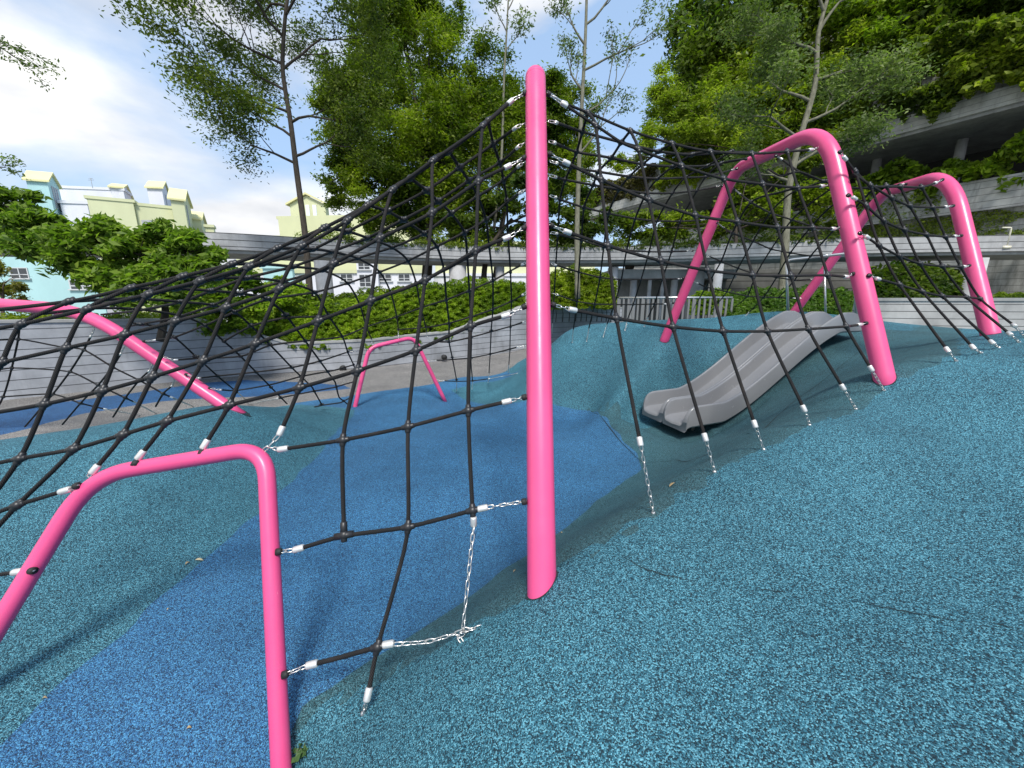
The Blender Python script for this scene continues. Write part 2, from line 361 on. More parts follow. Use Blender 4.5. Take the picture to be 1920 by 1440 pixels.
# zones, outlines taken where they lie on the floor
def zone(pts, Z=.02): return np.array([[PG(*p, Z).x, PG(*p, Z).y] for p in pts])
def zhit(pts):
    h = [hit(*p) for p in pts]; return np.array([[q.x, q.y] for q in h])
floor_poly = np.concatenate([zhit([(0, 1392), (200, 1212), (380, 1052), (510, 942), (600, 852), (652, 790), (668, 768), (600, 762), (545, 757), (640, 745), (800, 722), (870, 707), (950, 697), (985, 688), (960, 704), (900, 716), (845, 731), (870, 748), (985, 752), (1045, 762), (1108, 768), (1195, 850), (1203, 880), (1140, 925), (1060, 990), (985, 1042), (860, 1133), (700, 1235), (565, 1332), (540, 1400)]), np.array([[-.95, .9], [-1.1, 0], [-1.2, -4], [-2.2, -4], [-2.3, 0]])])
path_poly = np.concatenate([zone([(680, 764), (560, 757), (440, 765), (330, 772), (240, 784), (100, 806), (0, 824)], 0), np.array([[-8, 2.2], [-20, 2], [-20, 25], [.6, 25], [.6, 10.6]]), zone([(985, 688), (950, 697), (870, 707), (800, 722), (640, 745)])])
band_poly = zone([(-200, 790), (0, 772), (120, 756), (250, 740), (380, 720), (460, 713), (560, 716), (640, 722), (660, 729), (560, 737), (430, 745), (300, 755), (150, 775), (0, 808), (-200, 840)], 0)
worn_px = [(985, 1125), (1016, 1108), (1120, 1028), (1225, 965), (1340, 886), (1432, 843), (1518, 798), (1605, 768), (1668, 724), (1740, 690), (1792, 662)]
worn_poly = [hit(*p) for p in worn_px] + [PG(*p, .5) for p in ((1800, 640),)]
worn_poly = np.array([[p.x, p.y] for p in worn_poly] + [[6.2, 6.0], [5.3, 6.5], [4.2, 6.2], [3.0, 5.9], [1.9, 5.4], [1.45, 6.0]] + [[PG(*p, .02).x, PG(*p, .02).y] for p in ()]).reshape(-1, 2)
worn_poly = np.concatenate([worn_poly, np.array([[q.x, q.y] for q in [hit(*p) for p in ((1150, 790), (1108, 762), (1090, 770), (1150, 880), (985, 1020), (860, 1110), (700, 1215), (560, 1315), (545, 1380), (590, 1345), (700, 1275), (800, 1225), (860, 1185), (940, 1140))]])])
def sdist(poly, X, Y):
    X = X.ravel(); Y = Y.ravel(); n = len(poly); ins = np.zeros(len(X), bool); dm = np.full(len(X), 1e9)
    for i in range(n):
        a = poly[i]; b = poly[(i+1) % n]
        e = b-a; t = np.clip(((X-a[0])*e[0]+(Y-a[1])*e[1])/max(1e-9, e@e), 0, 1)
        dm = np.minimum(dm, np.hypot(X-a[0]-t*e[0], Y-a[1]-t*e[1]))
        c = ((a[1] > Y) != (b[1] > Y)) & (X < (b[0]-a[0])*(Y-a[1])/((b[1]-a[1]) if abs(b[1]-a[1]) > 1e-12 else 1e-12)+a[0]); ins ^= c
    return np.where(ins, dm, -dm)
wob = .012*np.sin(GX*9+3*np.sin(GY*5))+.012*np.sin(GY*13+2*np.sin(GX*7))
def split(V, T, S):
    """clip triangles by the sign of S (per vertex): returns V', inside tris, outside tris, and S-carried attributes"""
    s = S[0][T] > 0; k = s.sum(1)
    tin = list(map(tuple, T[k == 3])); tout = list(map(tuple, T[k == 0]))
    V = list(map(tuple, V)); SS = [list(a) for a in S]; cache = {}
    def cut(i, j):
        key = (min(i, j), max(i, j))
        if key not in cache:
            t = SS[0][i]/(SS[0][i]-SS[0][j]); cache[key] = len(V)
            V.append(tuple(V[i][q]+(V[j][q]-V[i][q])*t for q in range(3)))
            for a in SS: a.append(a[i]+(a[j]-a[i])*t)
        return cache[key]
    for tri in T[(k > 0) & (k < 3)]:
        tri = [int(x) for x in tri]; sg = [SS[0][i] > 0 for i in tri]; odd = 0
        for q in range(3):
            if sg.count(sg[q]) == 1: odd = q
        a, b, c = tri[odd], tri[(odd+1) % 3], tri[(odd+2) % 3]
        ab = cut(a, b); ac = cut(a, c)
        one = [(a, ab, ac)]; two = [(ab, b, c), (ab, c, ac)]
        (tin if sg[odd] else tout).extend(one); (tout if sg[odd] else tin).extend(two)
    return np.array(V), np.array(tin).reshape(-1, 3), np.array(tout).reshape(-1, 3), [np.array(a) for a in SS[1:]]
ny, nx = GX.shape
I = np.arange(ny*nx).reshape(ny, nx)
T = np.concatenate([np.stack([I[:-1, :-1], I[:-1, 1:], I[1:, 1:]], -1).reshape(-1, 3), np.stack([I[:-1, :-1], I[1:, 1:], I[1:, :-1]], -1).reshape(-1, 3)])
V = np.stack([GX.ravel(), GY.ravel(), GZ.ravel()], 1)
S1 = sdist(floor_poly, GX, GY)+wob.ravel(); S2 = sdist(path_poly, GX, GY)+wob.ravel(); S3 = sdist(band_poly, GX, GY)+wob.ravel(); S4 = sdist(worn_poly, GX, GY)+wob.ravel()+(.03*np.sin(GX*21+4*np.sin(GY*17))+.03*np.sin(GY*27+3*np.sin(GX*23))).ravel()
V, t_floor, rest, (S2, S3, S4) = split(V, T, [S1, S2, S3, S4])
V, t_path, t_teal, (S3, S4) = split(V, rest, [S2, S3, S4])
V, t_band, t_path, (S4,) = split(V, t_path, [S3, S4])
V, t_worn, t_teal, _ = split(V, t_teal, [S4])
def ground_obj(name, tris, m, label, cat='ground'):
    used = np.unique(tris); mp = np.zeros(len(V), int); mp[used] = np.arange(len(used))
    me = bpy.data.meshes.new(name); me.from_pydata(V[used].tolist(), [], mp[tris].tolist()); me.polygons.foreach_set('use_smooth', [True]*len(me.polygons))
    me.materials.append(m); o = link(name, me); return tag(o, label, cat, kind='structure')
g_mound = ground_obj('rubber_mound', t_teal, M_TEAL, 'teal speckled rubber play mounds rising around the blue floor')
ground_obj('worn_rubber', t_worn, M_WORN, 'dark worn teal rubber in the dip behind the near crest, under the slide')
ground_obj('play_floor', t_floor, M_BLUE, 'bright blue speckled rubber floor in the hollow between the mounds')
ground_obj('path', t_path, M_PATH, 'grey granular rubber path along the foot of the grooved planter wall')
ground_obj('blue_band', t_band, M_BAND, 'dark blue curved rubber band laid in the grey path')
b = MB(); b.add([(-400, -60, -.6), (400, -60, -.6), (400, 600, -.6), (-400, 600, -.6)], [(0, 1, 2, 3)])
tag(b.build('ground', concrete('far_ground', (.2, .21, .18), 0)), 'wide plain ground stretching away behind the playground', 'ground', kind='structure')
# cracks and seams in the rubber
M_CRACK = mat('crack', (.01, .025, .03), .95)
def crack(pts, wdt, name='crack'):
    h = [hit(*p) for p in pts]; b = MB(); q = []
    for i in range(len(h)-1):
        for j in range(6):
            t = j/6; p = h[i].lerp(h[i+1], t); q.append(p+Vector((random.uniform(-1, 1), random.uniform(-1, 1), 0))*wdt*.8)
    q.append(h[-1]); vs = []; fs = []
    for i, p in enumerate(q):
        d = (q[min(i+1, len(q)-1)]-q[max(i-1, 0)]); s = Vector((-d.y, d.x, 0)).normalized()*wdt*(.25+.75*math.sin(math.pi*(i+.5)/len(q)))*random.uniform(.5, 1)
        for e in (p-s, p+s): vs.append((e.x, e.y, gz(e.x, e.y)+.004))
        if i: fs.append((2*i-2, 2*i-1, 2*i+1, 2*i))
    b.add(vs, fs); return b.build(name, M_CRACK, g_mound)
crack([(1170, 1045), (1210, 1068), (1250, 1080), (1292, 1088)], .004)
crack([(1425, 1106), (1475, 1112)], .003); crack([(1612, 1130), (1700, 1148), (1790, 1165)], .004); crack([(1860, 1170), (1900, 1178)], .004)
crack([(1107, 769), (1150, 812), (1203, 866)], .008, 'seam'); crack([(1207, 868), (1270, 862), (1330, 851), (1400, 815), (1480, 760), (1560, 700), (1610, 660)], .008, 'seam')
# ------------------------------------------------------------------ pink poles and arches
def arch(name, pts, D, rads, label, bush=(), seg=28, cat='play frame', group=None):
    q = [PI(*p) for p in pts]
    for e, nb in ((0, 1), (-1, -2)):
        d = (q[e]-q[nb]).normalized(); q[e] = q[e]+d*.18
    path = fillet(q, rads, 10)
    base = PI(*pts[0]); e = empty(name, base, label, cat, group)
    # densify
    dense = []
    for i in range(len(path)-1):
        k = max(1, int((path[i+1]-path[i]).length/.2))
        dense += [path[i].lerp(path[i+1], j/k) for j in range(k)]
    dense.append(path[-1])
    b = MB(); b.tube(dense, D/2, seg); b.build('tube', M_PINK, e, True)
    return e
MB_BUSH = {}
def bushing(parent, p, axis, r=.0165, l=.022):
    b = MB(); a = Vector(axis).normalized(); p = Vector(p)
    b.tube([p-a*l*.2, p+a*l*.8, p+a*l], [r, r, r*.8], 12); b.build('bushing', M_HOLE, parent, True)
pole = empty('net_pole', PI(1016, 1100, .543), 'tall thick pink round-topped pole leaning away in the middle', 'pole')
pb, pt = PI(1016, 1100, .543), PI(1004, 146, .375)
ax = (pt-pb).normalized(); b = MB(); pp = [pb-ax*.3+(pt-pb+ax*.3)*i/16 for i in range(17)]; rr = [.07]*17
for a in range(1, 8): pp.append(pt+ax*.07*math.sin(a*math.pi/14)); rr.append(.07*math.cos(a*math.pi/14)+1e-4)
b.tube(pp, rr, 40); b.build('shaft', M_PINK, pole, True)
b = MB(); b.tube([pt+ax*-.012, pt+ax*-.008], .0706, 40, cap=False); b.build('weld_seam', M_PINK, pole, True)
archN = arch('low_arch', [(530, 1490, .61), (498, 838, .5), (168, 893, .5), (-75, 1290, .575)], .08, [.17, .22], 'low pink tube arch nearest the camera at lower left', group='low pink arches under the net')
archS = arch('low_arch', [(665, 766, .146), (692, 652, .146), (776, 632, .137), (829, 741, .131)], .075, [.18, .18], 'small distant pink tube arch standing on the blue floor', group='low pink arches under the net')
archA = arch('tall_arch', [(1658, 708, .308), (1549, 238, .27), (1378, 318, .185), (1246, 637, .154)], .145, [.42, .3], 'tall pink tube arch straddling the grey slide', group='tall pink arches carrying the net')
archB = arch('tall_arch', [(1858, 630, .25), (1783, 325, .222), (1654, 362, .165), (1484, 592, .139)], .145, [.5, .35], 'farthest right pink tube arch beside the low grooved wall', group='tall pink arches carrying the net')
archC = arch('tall_arch', [(430, 766, .215), (160, 582, .22), (-160, 560, .215), (-420, 760, .2)], .145, [.5, .5], 'wide slanting pink arch rising from the left mound behind the net', group='tall pink arches carrying the net')
def joint(parent, px, py, inv, r, ax_):
    c = PI(px, py, inv); a = Vector(ax_).normalized(); vs = []; fs = []; N = 36
    for i in range(N):
        an = 2*math.pi*i/N; s_ = a.cross(Vector((0, 1, 0))).normalized(); u_ = a.cross(s_)
        for rr_ in (r*.96, r+.007+.003*math.sin(an*5)):
            q = c+s_*rr_*math.cos(an)+u_*rr_*math.sin(an)
            for _ in range(6): q = q + a*((gz(q.x, q.y)+.004-q.z)/a.z)
            vs.append((q.x, q.y, q.z))
        j = (i+1) % N; fs.append((2*i, 2*i+1, 2*j+1, 2*j))
    b = MB(); b.add(vs, fs); b.build('base_joint', M_CRACK, parent)
joint(pole, 1016, 1100, .543, .07, pt-pb)
joint(archA, 1658, 708, .308, .0725, PI(1549, 238, .27)-PI(1658, 708, .308)); joint(archB, 1858, 630, .25, .0725, PI(1783, 325, .222)-PI(1858, 630, .25))
joint(archA, 1246, 637, .154, .0725, PI(1378, 318, .185)-PI(1246, 637, .154)); joint(archC, 430, 766, .215, .0725, PI(160, 582, .22)-PI(430, 766, .215))
# ------------------------------------------------------------------ nets
def at_attach(parent, p, q):
    """black bushing and a bolt where a chain meets a tube; p = attach point, q = next point"""
    bushing(parent, p, Vector(q)-Vector(p))
def chain_mesh(b, path, pitch=.034, wire=.0031, hw=.0085):
    # path -> equally spaced links, alternately turned
    pts = cr_spline(path, 8) if len(path) > 2 else [Vector(p) for p in path]
    L = [0]
    for i in range(1, len(pts)): L.append(L[-1]+(pts[i]-pts[i-1]).length)
    n = max(1, round(L[-1]/pitch)); st = L[-1]/n
    def at(s):
        s = min(max(s, 0), L[-1]); i = max(0, min(len(pts)-2, int(np.searchsorted(L, s))-1))
        return pts[i].lerp(pts[i+1], (s-L[i])/max(1e-9, L[i+1]-L[i]))
    for k in range(n):
        a = at(k*st); c = at((k+1)*st); t = (c-a).normalized(); up = Vector((.3, .2, 1)); s = t.cross(up).normalized(); u = s.cross(t)
        side = (s if k % 2 else u); side = (side + (u if k % 2 else s)*random.uniform(-.35, .35)).normalized(); m = (a+c)/2; hl = st/2+wire*1.2; ring = []
        for j in range(12):
            an = 2*math.pi*j/12; x = math.cos(an); y = math.sin(an)
            xx = (hl-hw)*(1 if x > .01 else -1 if x < -.01 else 0) + hw*x
            ring.append(m+t*xx+side*hw*y)
        b.tube(ring, wire, 5, closed=True)
NETS = {}
class Net:
    def __init__(s, name, label, loc, group='black rope nets'):
        s.e = empty(name, loc, label, 'rope net', group); s.knots = []
    def rope(s, pts3, r=.0106):
        q = cr_spline(pts3, 5); b = MB()
        near = min((Vector(p)-Vector((0, 0, CZ))).length for p in q) < 3
        b.tube(q, r, 10 if near else 6); b.build('rope', M_ROPE, s.e, True)
    def ferrule(s, p, d, k=1.0):
        d = d.normalized(); b = MB()
        b.tube([p-d*.027*k, p-d*.026*k, p-d*.020*k, p+d*.020*k, p+d*.026*k, p+d*.027*k], [x*k for x in (.010, .0145, .0165, .0165, .0145, .010)], 14); b.build('ferrule', M_ALU, s.e, True)
    def chain(s, a, c, sag=0):
        L = (c-a).length; mid = (a+c)/2; mid.z -= sag; b = MB(); chain_mesh(b, [a, mid, c] if sag else [a, c]); b.build('chain', M_STEEL, s.e, True)
    def finish(s):
        s.knots.sort(key=lambda k: (k[0]-Vector((0, 0, CZ))).length)
        rest = MB(); c = 0
        for p, d1, d2 in s.knots:
            c += 1; b = MB() if c <= 99 else rest
            d1 = d1.normalized(); d2 = d2.normalized(); nn = d1.cross(d2); nn = nn.normalized() if nn.length > .05 else d1.orthogonal().normalized()
            M = Matrix((d1, nn.cross(d1), nn)).transposed() @ Matrix.Diagonal((1.0, 1.0, .85))
            near = (p-Vector((0, 0, CZ))).length < 3.2
            b.ball(p, .0248, M, 14 if near else 8, 9 if near else 5)
            for d in (d1, d2): b.tube([p-d*.034, p-d*.030, p+d*.030, p+d*.034], [.0115, .015, .015, .0115], 10 if near else 6)
            if c <= 99: b.build('knot', M_KNOT, s.e, True)
        if c > 99: o = rest.build('knot', M_KNOT, s.e, True); o['kind'] = 'stuff'
def line_isect(p, p2, q, q2):
    r = (p2[0]-p[0], p2[1]-p[1]); s = (q2[0]-q[0], q2[1]-q[1]); d = r[0]*s[1]-r[1]*s[0]
    if abs(d) < 1e-9: return None
    t = ((q[0]-p[0])*s[1]-(q[1]-p[1])*s[0])/d; u = ((q[0]-p[0])*r[1]-(q[1]-p[1])*r[0])/d
    return (t, u) if -.02 <= t <= 1.02 and -.02 <= u <= 1.02 else None
def arc(pts):
    L = [0]
    for i in range(1, len(pts)): L.append(L[-1]+math.hypot(pts[i][0]-pts[i-1][0], pts[i][1]-pts[i-1][1]))
    return L
def weave(net, cols, rows):
    """cols/rows: dict(p=[(x,y[,k])...], f=depth function | inv=(start,end), a=(attach before), z=(attach after), ...)"""
    for c in cols+rows:
        c['L'] = arc(c['p'])
    for c in cols:
        if 'inv' in c: c['I'] = [c['inv'][0]+(c['inv'][1]-c['inv'][0])*l/c['L'][-1] for l in c['L']]
        else: c['I'] = [c['f'](q[0], q[1])*(q[2] if len(q) > 2 else 1) for q in c['p']]
        if c.get('z') and c['z'][-1] == 'g':
            h_ = hit(c['z'][0], c['z'][1]); zz = h_.y*CP-(h_.z-CZ)*SP; c['I'][-1] = (1/zz)*.5+c['I'][-1]*.5 if 'f' not in c else 1/(zz-.03)
        c['K'] = []
    for r in rows:
        r['K'] = []; known = []
        if 'f' in r:
            known = [(l, r['f'](q[0], q[1])*(q[2] if len(q) > 2 else 1)) for l, q in zip(r['L'], r['p'])]
        if 'inv' in r:
            if r['inv'][0]: known.append((0, r['inv'][0]))
            if r['inv'][1]: known.append((r['L'][-1], r['inv'][1]))
        for c in cols:
            best = None
            for i, q in enumerate(r['p']):
                for j, t in enumerate(c['p']):
                    d = math.hypot(q[0]-t[0], q[1]-t[1])
                    if d < 7 and (best is None or d < best[0]): best = (d, r['L'][i], c['L'][j])
            if best: found = [(best[1], best[2])]
            else:
                found = []
                for i in range(len(r['p'])-1):
                    for j in range(len(c['p'])-1):
                        x = line_isect(r['p'][i], r['p'][i+1], c['p'][j], c['p'][j+1])
                        if x and not found: found.append((r['L'][i]+x[0]*(r['L'][i+1]-r['L'][i]), c['L'][j]+x[1]*(c['L'][j+1]-c['L'][j])))
            for lr, lc in found:
                iv = float(np.interp(lc, c['L'], c['I']))
                if 'f' not in r: known.append((lr, iv))
                r['K'].append(lr); c['K'].append(lc); r.setdefault('pairs', []).append((lr, c, lc))
        known.sort(); ks = [k[0] for k in known]; kv = [k[1] for k in known]
        r['I'] = [float(np.interp(l, ks, kv)) for l in r['L']]
    def pt(c, l):
        x = np.interp(l, c['L'], [q[0] for q in c['p']]); y = np.interp(l, c['L'], [q[1] for q in c['p']]); return PI(x, y, float(np.interp(l, c['L'], c['I'])))
    for r in rows:
        for lr, c, lc in r.get('pairs', []):
            p = pt(c, lc); d1 = pt(r, lr+4)-pt(r, lr-4); d2 = pt(c, lc+4)-pt(c, lc-4)
            if d1.length < 1e-5 or d2.length < 1e-5: continue
            if any((k[0]-p).length < .02 for k in net.knots): continue
            net.knots.append((p, d1, d2))
    for c in cols+rows:
        ls = sorted(set(list(c['L'])+[round(k, 3) for k in c['K']])); keep = [ls[0]]
        for l in ls[1:]:
            if l-keep[-1] > 2.5: keep.append(l)
        if keep[-1] != ls[-1]: keep[-1] = ls[-1]
        q = [pt(c, l) for l in keep]
        net.rope(q)
        for key, e, nb in (('a', 0, 1), ('z', -1, -2)):
            if key in c:
                t = c[key]; iv = t[2] if len(t) > 2 and t[2] else (c['f'](t[0], t[1]) if 'f' in c else c['I'][e])
                if t[-1] == 'g': A = hit(t[0], t[1]); 
                else:
                    A = PI(t[0], t[1], iv)
                    if len(t) > 2 and t[-1] is not None: A += (Vector((0, 0, CZ))-A).normalized()*(.028 if t[-1] == archN else .015)
                net.ferrule(q[e], q[e]-q[nb], 1.0 if 'f' in c else .72)
                d = (q[e]-q[nb]).normalized()
                net.chain(q[e]+d*.02, A, t[3] if len(t) > 3 and isinstance(t[3], float) else 0)
                if t[-1] == 'g':
                    b = MB(); b.tube([A+Vector((0, 0, -.02)), A+Vector((0, 0, .006))], .011, 8); b.ball(A, .013, None, 8, 5); b.build('ground_anchor', M_STEEL, net.e, True)
                elif len(t) > 2 and not isinstance(t[-1], (float, int)) and t[-1] is not None:
                    bushing(t[-1], A, (q[e]-A))
# pole depth at height y: the near plane
NL = Net('climbing_net', 'large left black rope net sloping from the middle pole down to the left', PI(880, 960, .52))
f = inv_near
def C(p, **k): return dict(p=p, f=f, **k)
cols = [
 C([(915, 226, .965), (905, 236), (897, 340), (892, 470), (882, 612), (878, 770), (886, 957), (888, 975)]),
 C([(842, 284, .965), (812, 301), (810, 399), (797, 525), (780, 657), (765, 800), (765, 988), (740, 1100), (708, 1213), (690, 1302)], z=(681, 1338, None, 'g')),
 C([(769, 334, .965), (736, 356), (712, 447), (695, 564), (670, 695), (643, 825), (645, 1003)]),
 C([(690, 384, .965), (651, 414), (624, 495), (596, 602), (561, 727), (527, 808)], z=(503, 838, None)),
 C([(608, 427, .965), (565, 462), (523, 542), (478, 645), (429, 760), (385, 833)], z=(377, 852, None, archN)),
 C([(520, 465, .965), (467, 500), (423, 577), (380, 677), (313, 790), (264, 853)], z=(252, 872, None, archN)),
 C([(435, 495, .965), (375, 527), (328, 603), (285, 707), (230, 815), (178, 880)], z=(166, 893, None)),
 C([(343, 518, .965), (278, 552), (233, 628), (192, 733), (137, 842), (33, 947), (-60, 1050)]),
 C([(245, 540, .965), (163, 580), (123, 653), (83, 758), (37, 860), (-60, 990)]),
 C([(130, 565, .965), (40, 608), (3, 680), (-60, 800)]),
]
rows = [
 C([(957, 191), (905, 236), (812, 301), (736, 356), (651, 414), (565, 462), (467, 500), (375, 527), (278, 552), (163, 580), (40, 608), (-90, 630)], a=(986, 174, None, pole)),
 C([(957, 188, .975), (915, 226, .965), (842, 284, .965), (769, 334, .965), (690, 384, .965), (608, 427, .965), (520, 465, .965), (435, 495, .965), (343, 518, .965), (245, 540, .965), (130, 565, .965), (-90, 590, .965)]),
 C([(952, 312), (897, 340), (810, 399), (712, 447), (624, 495), (523, 542), (423, 577), (328, 603), (233, 628), (123, 653), (3, 680), (-100, 705)], a=(985, 295, None, pole)),
 C([(950, 446), (892, 470), (797, 525), (695, 564), (596, 602), (478, 645), (380, 677), (285, 707), (192, 733), (83, 758), (-60, 782)], a=(985, 426, None, pole)),
 C([(948, 592), (882, 612), (780, 657), (670, 695), (561, 727), (429, 760), (313, 790), (230, 815), (137, 842), (37, 860), (-70, 882)], a=(985, 574, None, pole)),
 C([(950, 753), (878, 770), (765, 800), (643, 825), (531, 842)], a=(986, 744, None, pole), z=(503, 838, None, None)),
 C([(122, 920), (33, 947), (-70, 985)], a=(146, 910, None, archN)),
 C([(905, 953), (886, 957), (765, 988), (645, 1005), (560, 1029)], a=(986, 940, None, pole), z=(519, 1035, None, archN)),
 C([(35, 1072), (-60, 1086)], a=(63, 1070, None, archN)),
 C([(728, 1208), (708, 1213), (640, 1232), (585, 1246)], z=(531, 1266, None, archN)),
]
weave(NL, cols, rows)
# the corner link on the low arch, the hanging chains and the little pile of chain at the foot of the pole
cA = PI(503, 838, f(503, 838)); cB = PI(484, 852, f(484, 852)); NL.chain(cA, cB); bushing(archN, cB, cA-cB)
NL.ferrule(PI(888, 978, .52), Vector((0, 0, -1))); NL.ferrule(PI(728, 1208, f(728, 1208)), PI(740, 1206, f(740, 1206))-PI(728, 1208, f(728, 1208)))
pile = hit(868, 1192); NL.chain(PI(888, 988, .523), pile+Vector((0, 0, .03)), -.0); NL.chain(PI(740, 1208, f(740, 1208)), pile+Vector((0, 0, .025)), .02)
b = MB(); chain_mesh(b, [pile+Vector((0, 0, .03)), pile+Vector((-.004, -.03, .045)), pile+Vector((.02, .0, .02)), pile+Vector((-.02, -.02, .012)), pile+Vector((.0, -.035, .0))]); chain_mesh(b, [pile+Vector((0, 0, .035)), pile+Vector((.04, .0, .035)), pile+Vector((.085, .012, .04))]); b.build('chain', M_STEEL, NL.e, True)
# T connector at the foot of the third upright rope
tq = PI(645, 1004, f(645, 1004)); du = (PI(644, 960, f(644, 960))-tq).normalized(); dr = (PI(700, 994, f(700, 994))-tq).normalized()
b = MB(); b.tube([tq-dr*.045, tq+dr*.045], .017, 14); b.tube([tq, tq+du*.06, tq+du*.065], [.017, .017, .013], 14); b.build('tee_connector', M_KNOT, NL.e, True)
# far side of the left net
def D(p, i0, i1, **k): return dict(p=p, inv=(i0, i1), **k)
k0 = lambda y: inv_near(0, y)*.965
cols = [
 D([(915, 226), (925, 270), (937, 305), (944, 338), (950, 375), (952, 431), (957, 510), (959, 565), (957, 613), (956, 660), (954, 684)], k0(226), .128, z=(953, 699, None, 'g')),
 D([(842, 284), (862, 314), (879, 339), (896, 368), (911, 412), (917, 460), (924, 526), (924, 580), (921, 620), (919, 664), (917, 700)], k0(284), .128, z=(915, 718, None, 'g')),
 D([(769, 334), (800, 357), (821, 377), (846, 400), (871, 436), (876, 480), (880, 545), (883, 594), (884, 640), (883, 680), (886, 714)], k0(334), .13, z=(885, 730, None, 'g')),
 D([(690, 384), (726, 396), (756, 412), (795, 438), (819, 462), (832, 505), (837, 562), (842, 606), (842, 641), (848, 670), (856, 712)], k0(384), .13, z=(856, 733, None, 'g')),
 D([(608, 427), (652, 434), (689, 446), (735, 464), (765, 489), (780, 530), (789, 577), (798, 612), (800, 622)], k0(427), .134, z=(801, 634, .136)),
 D([(520, 465), (587, 467), (622, 472), (670, 484), (712, 510), (733, 550), (744, 594), (747, 618)], k0(465), .137, z=(747, 636, .139)),
 D([(435, 495), (493, 495), (549, 500), (605, 507), (652, 531), (676, 575), (687, 613), (697, 636)], k0(495), .142, z=(700, 650, .143)),
 D([(343, 518), (410, 521), (463, 521), (530, 528), (590, 548), (615, 590), (642, 631), (652, 660), (663, 684), (668, 700)], k0(518), .148),
 D([(245, 540), (330, 541), (396, 545), (450, 550), (500, 560), (535, 590), (564, 628), (600, 677), (628, 716), (636, 745), (652, 758)], k0(540), .152),
 D([(130, 565), (250, 560), (340, 566), (400, 572), (440, 585), (470, 610), (505, 645), (547, 689), (585, 726), (603, 758)], k0(565), .158),
 D([(60, 590), (180, 578), (260, 580), (340, 592), (384, 610), (420, 640), (451, 668), (508, 726), (538, 757)], .38, .166),
 D([(250, 606), (290, 612), (327, 632), (367, 668), (408, 705), (444, 735)], .25, .19, z=(462, 750, None, 'g')),
]
rows = [
 D([(965, 241), (925, 270), (862, 314), (800, 357), (726, 396), (652, 434), (587, 467), (493, 495), (410, 521), (330, 541), (250, 560), (180, 570)], k0(241), .24, a=(985, 231, None)),
 D([(970, 277), (937, 305), (879, 339), (821, 377), (756, 412), (689, 446), (622, 472), (549, 500), (463, 521), (396, 545), (340, 566), (260, 582), (190, 590)], k0(270), .23, a=(985, 267, None)),
 D([(972, 312), (944, 338), (896, 368), (846, 400), (795, 438), (735, 464), (670, 484), (605, 507), (530, 528), (450, 550), (400, 572), (330, 596), (240, 612)], k0(310)*.97, .23, a=(985, 303, None)),
 D([(975, 362), (950, 380), (911, 412), (871, 436), (819, 462), (765, 489), (712, 510), (652, 531), (590, 548), (500, 562), (440, 585), (384, 610), (327, 632), (290, 638)], k0(350)*.93, .228, a=(985, 355, None), z=(270, 640, .225, archC)),
 D([(978, 428), (952, 440), (917, 462), (876, 484), (832, 508), (780, 532), (733, 552), (676, 575), (615, 592), (535, 596), (470, 612), (420, 640)], k0(420)*.85, None, a=(985, 424, None)),
 D([(979, 496), (957, 508), (924, 526), (880, 545), (837, 562), (789, 577), (744, 594), (687, 613), (642, 631), (564, 640), (505, 648), (451, 668), (367, 672), (330, 675)], k0(490)*.75, .222, a=(985, 493, None), z=(303, 668, .222, archC)),
 D([(980, 553), (959, 565), (924, 580), (883, 594), (842, 606), (798, 614), (747, 618)], k0(550)*.65, None, a=(986, 550, None)),
 D([(649, 661), (600, 677), (547, 689), (476, 698), (408, 705), (374, 709)], .145, .219, a=(692, 655, .146), z=(348, 702, .219, archC)),
 D([(981, 604), (957, 612), (921, 622), (884, 632), (842, 641), (812, 640)], k0(600)*.55, None, a=(986, 603, None)),
 D([(970, 651), (919, 664), (883, 671), (848, 674), (819, 676)], k0(650)*.4, .133, a=(987, 648, None), z=(801, 677, .133)),
 D([(917, 710), (886, 714), (856, 715), (832, 714)], None, .131, a=(970, 700, None, 'g'), z=(817, 712, .131)),
 D([(663, 684), (628, 694), (564, 706), (508, 721), (444, 732), (414, 731)], None, .216, z=(392, 728, .216, archC)),
 D([(662, 716), (628, 726), (570, 737), (520, 747)], .147, None, z=(468, 757, None, 'g')),
 D([(660, 744), (638, 755), (603, 760), (590, 763)], .148, None),
]
weave(NL, cols, rows)
# the part of the net under the far left arch
cols = [
 D([(37, 604), (34, 636), (22, 690), (6, 744), (-25, 800)], .2, .17),
 D([(170, 631), (157, 656), (131, 697), (99, 739), (47, 800)], .215, .175, a=(178, 612, .22)),
 D([(226, 664), (211, 688), (184, 722), (151, 756), (117, 796)], .215, .18, a=(236, 642, .22)),
 D([(279, 696), (261, 713), (235, 746), (212, 782)], .212, .185, a=(286, 680, .218)),
 D([(322, 724), (306, 738), (292, 762)], .21, .19, a=(328, 708, .217)),
]
rows = [
 D([(-40, 640), (34, 636), (112, 650), (157, 656), (211, 688), (261, 713), (306, 738), (322, 745)], .2, .2, z=(362, 762, None, 'g')),
 D([(-40, 700), (22, 690), (131, 697), (184, 722), (235, 746), (250, 753)], .19, .19, z=(292, 775, None, 'g')),
 D([(-40, 745), (6, 744), (99, 739), (151, 756), (197, 767)], .18, .185, z=(262, 778, None, 'g')),
]
weave(NL, cols, rows); NL.finish()
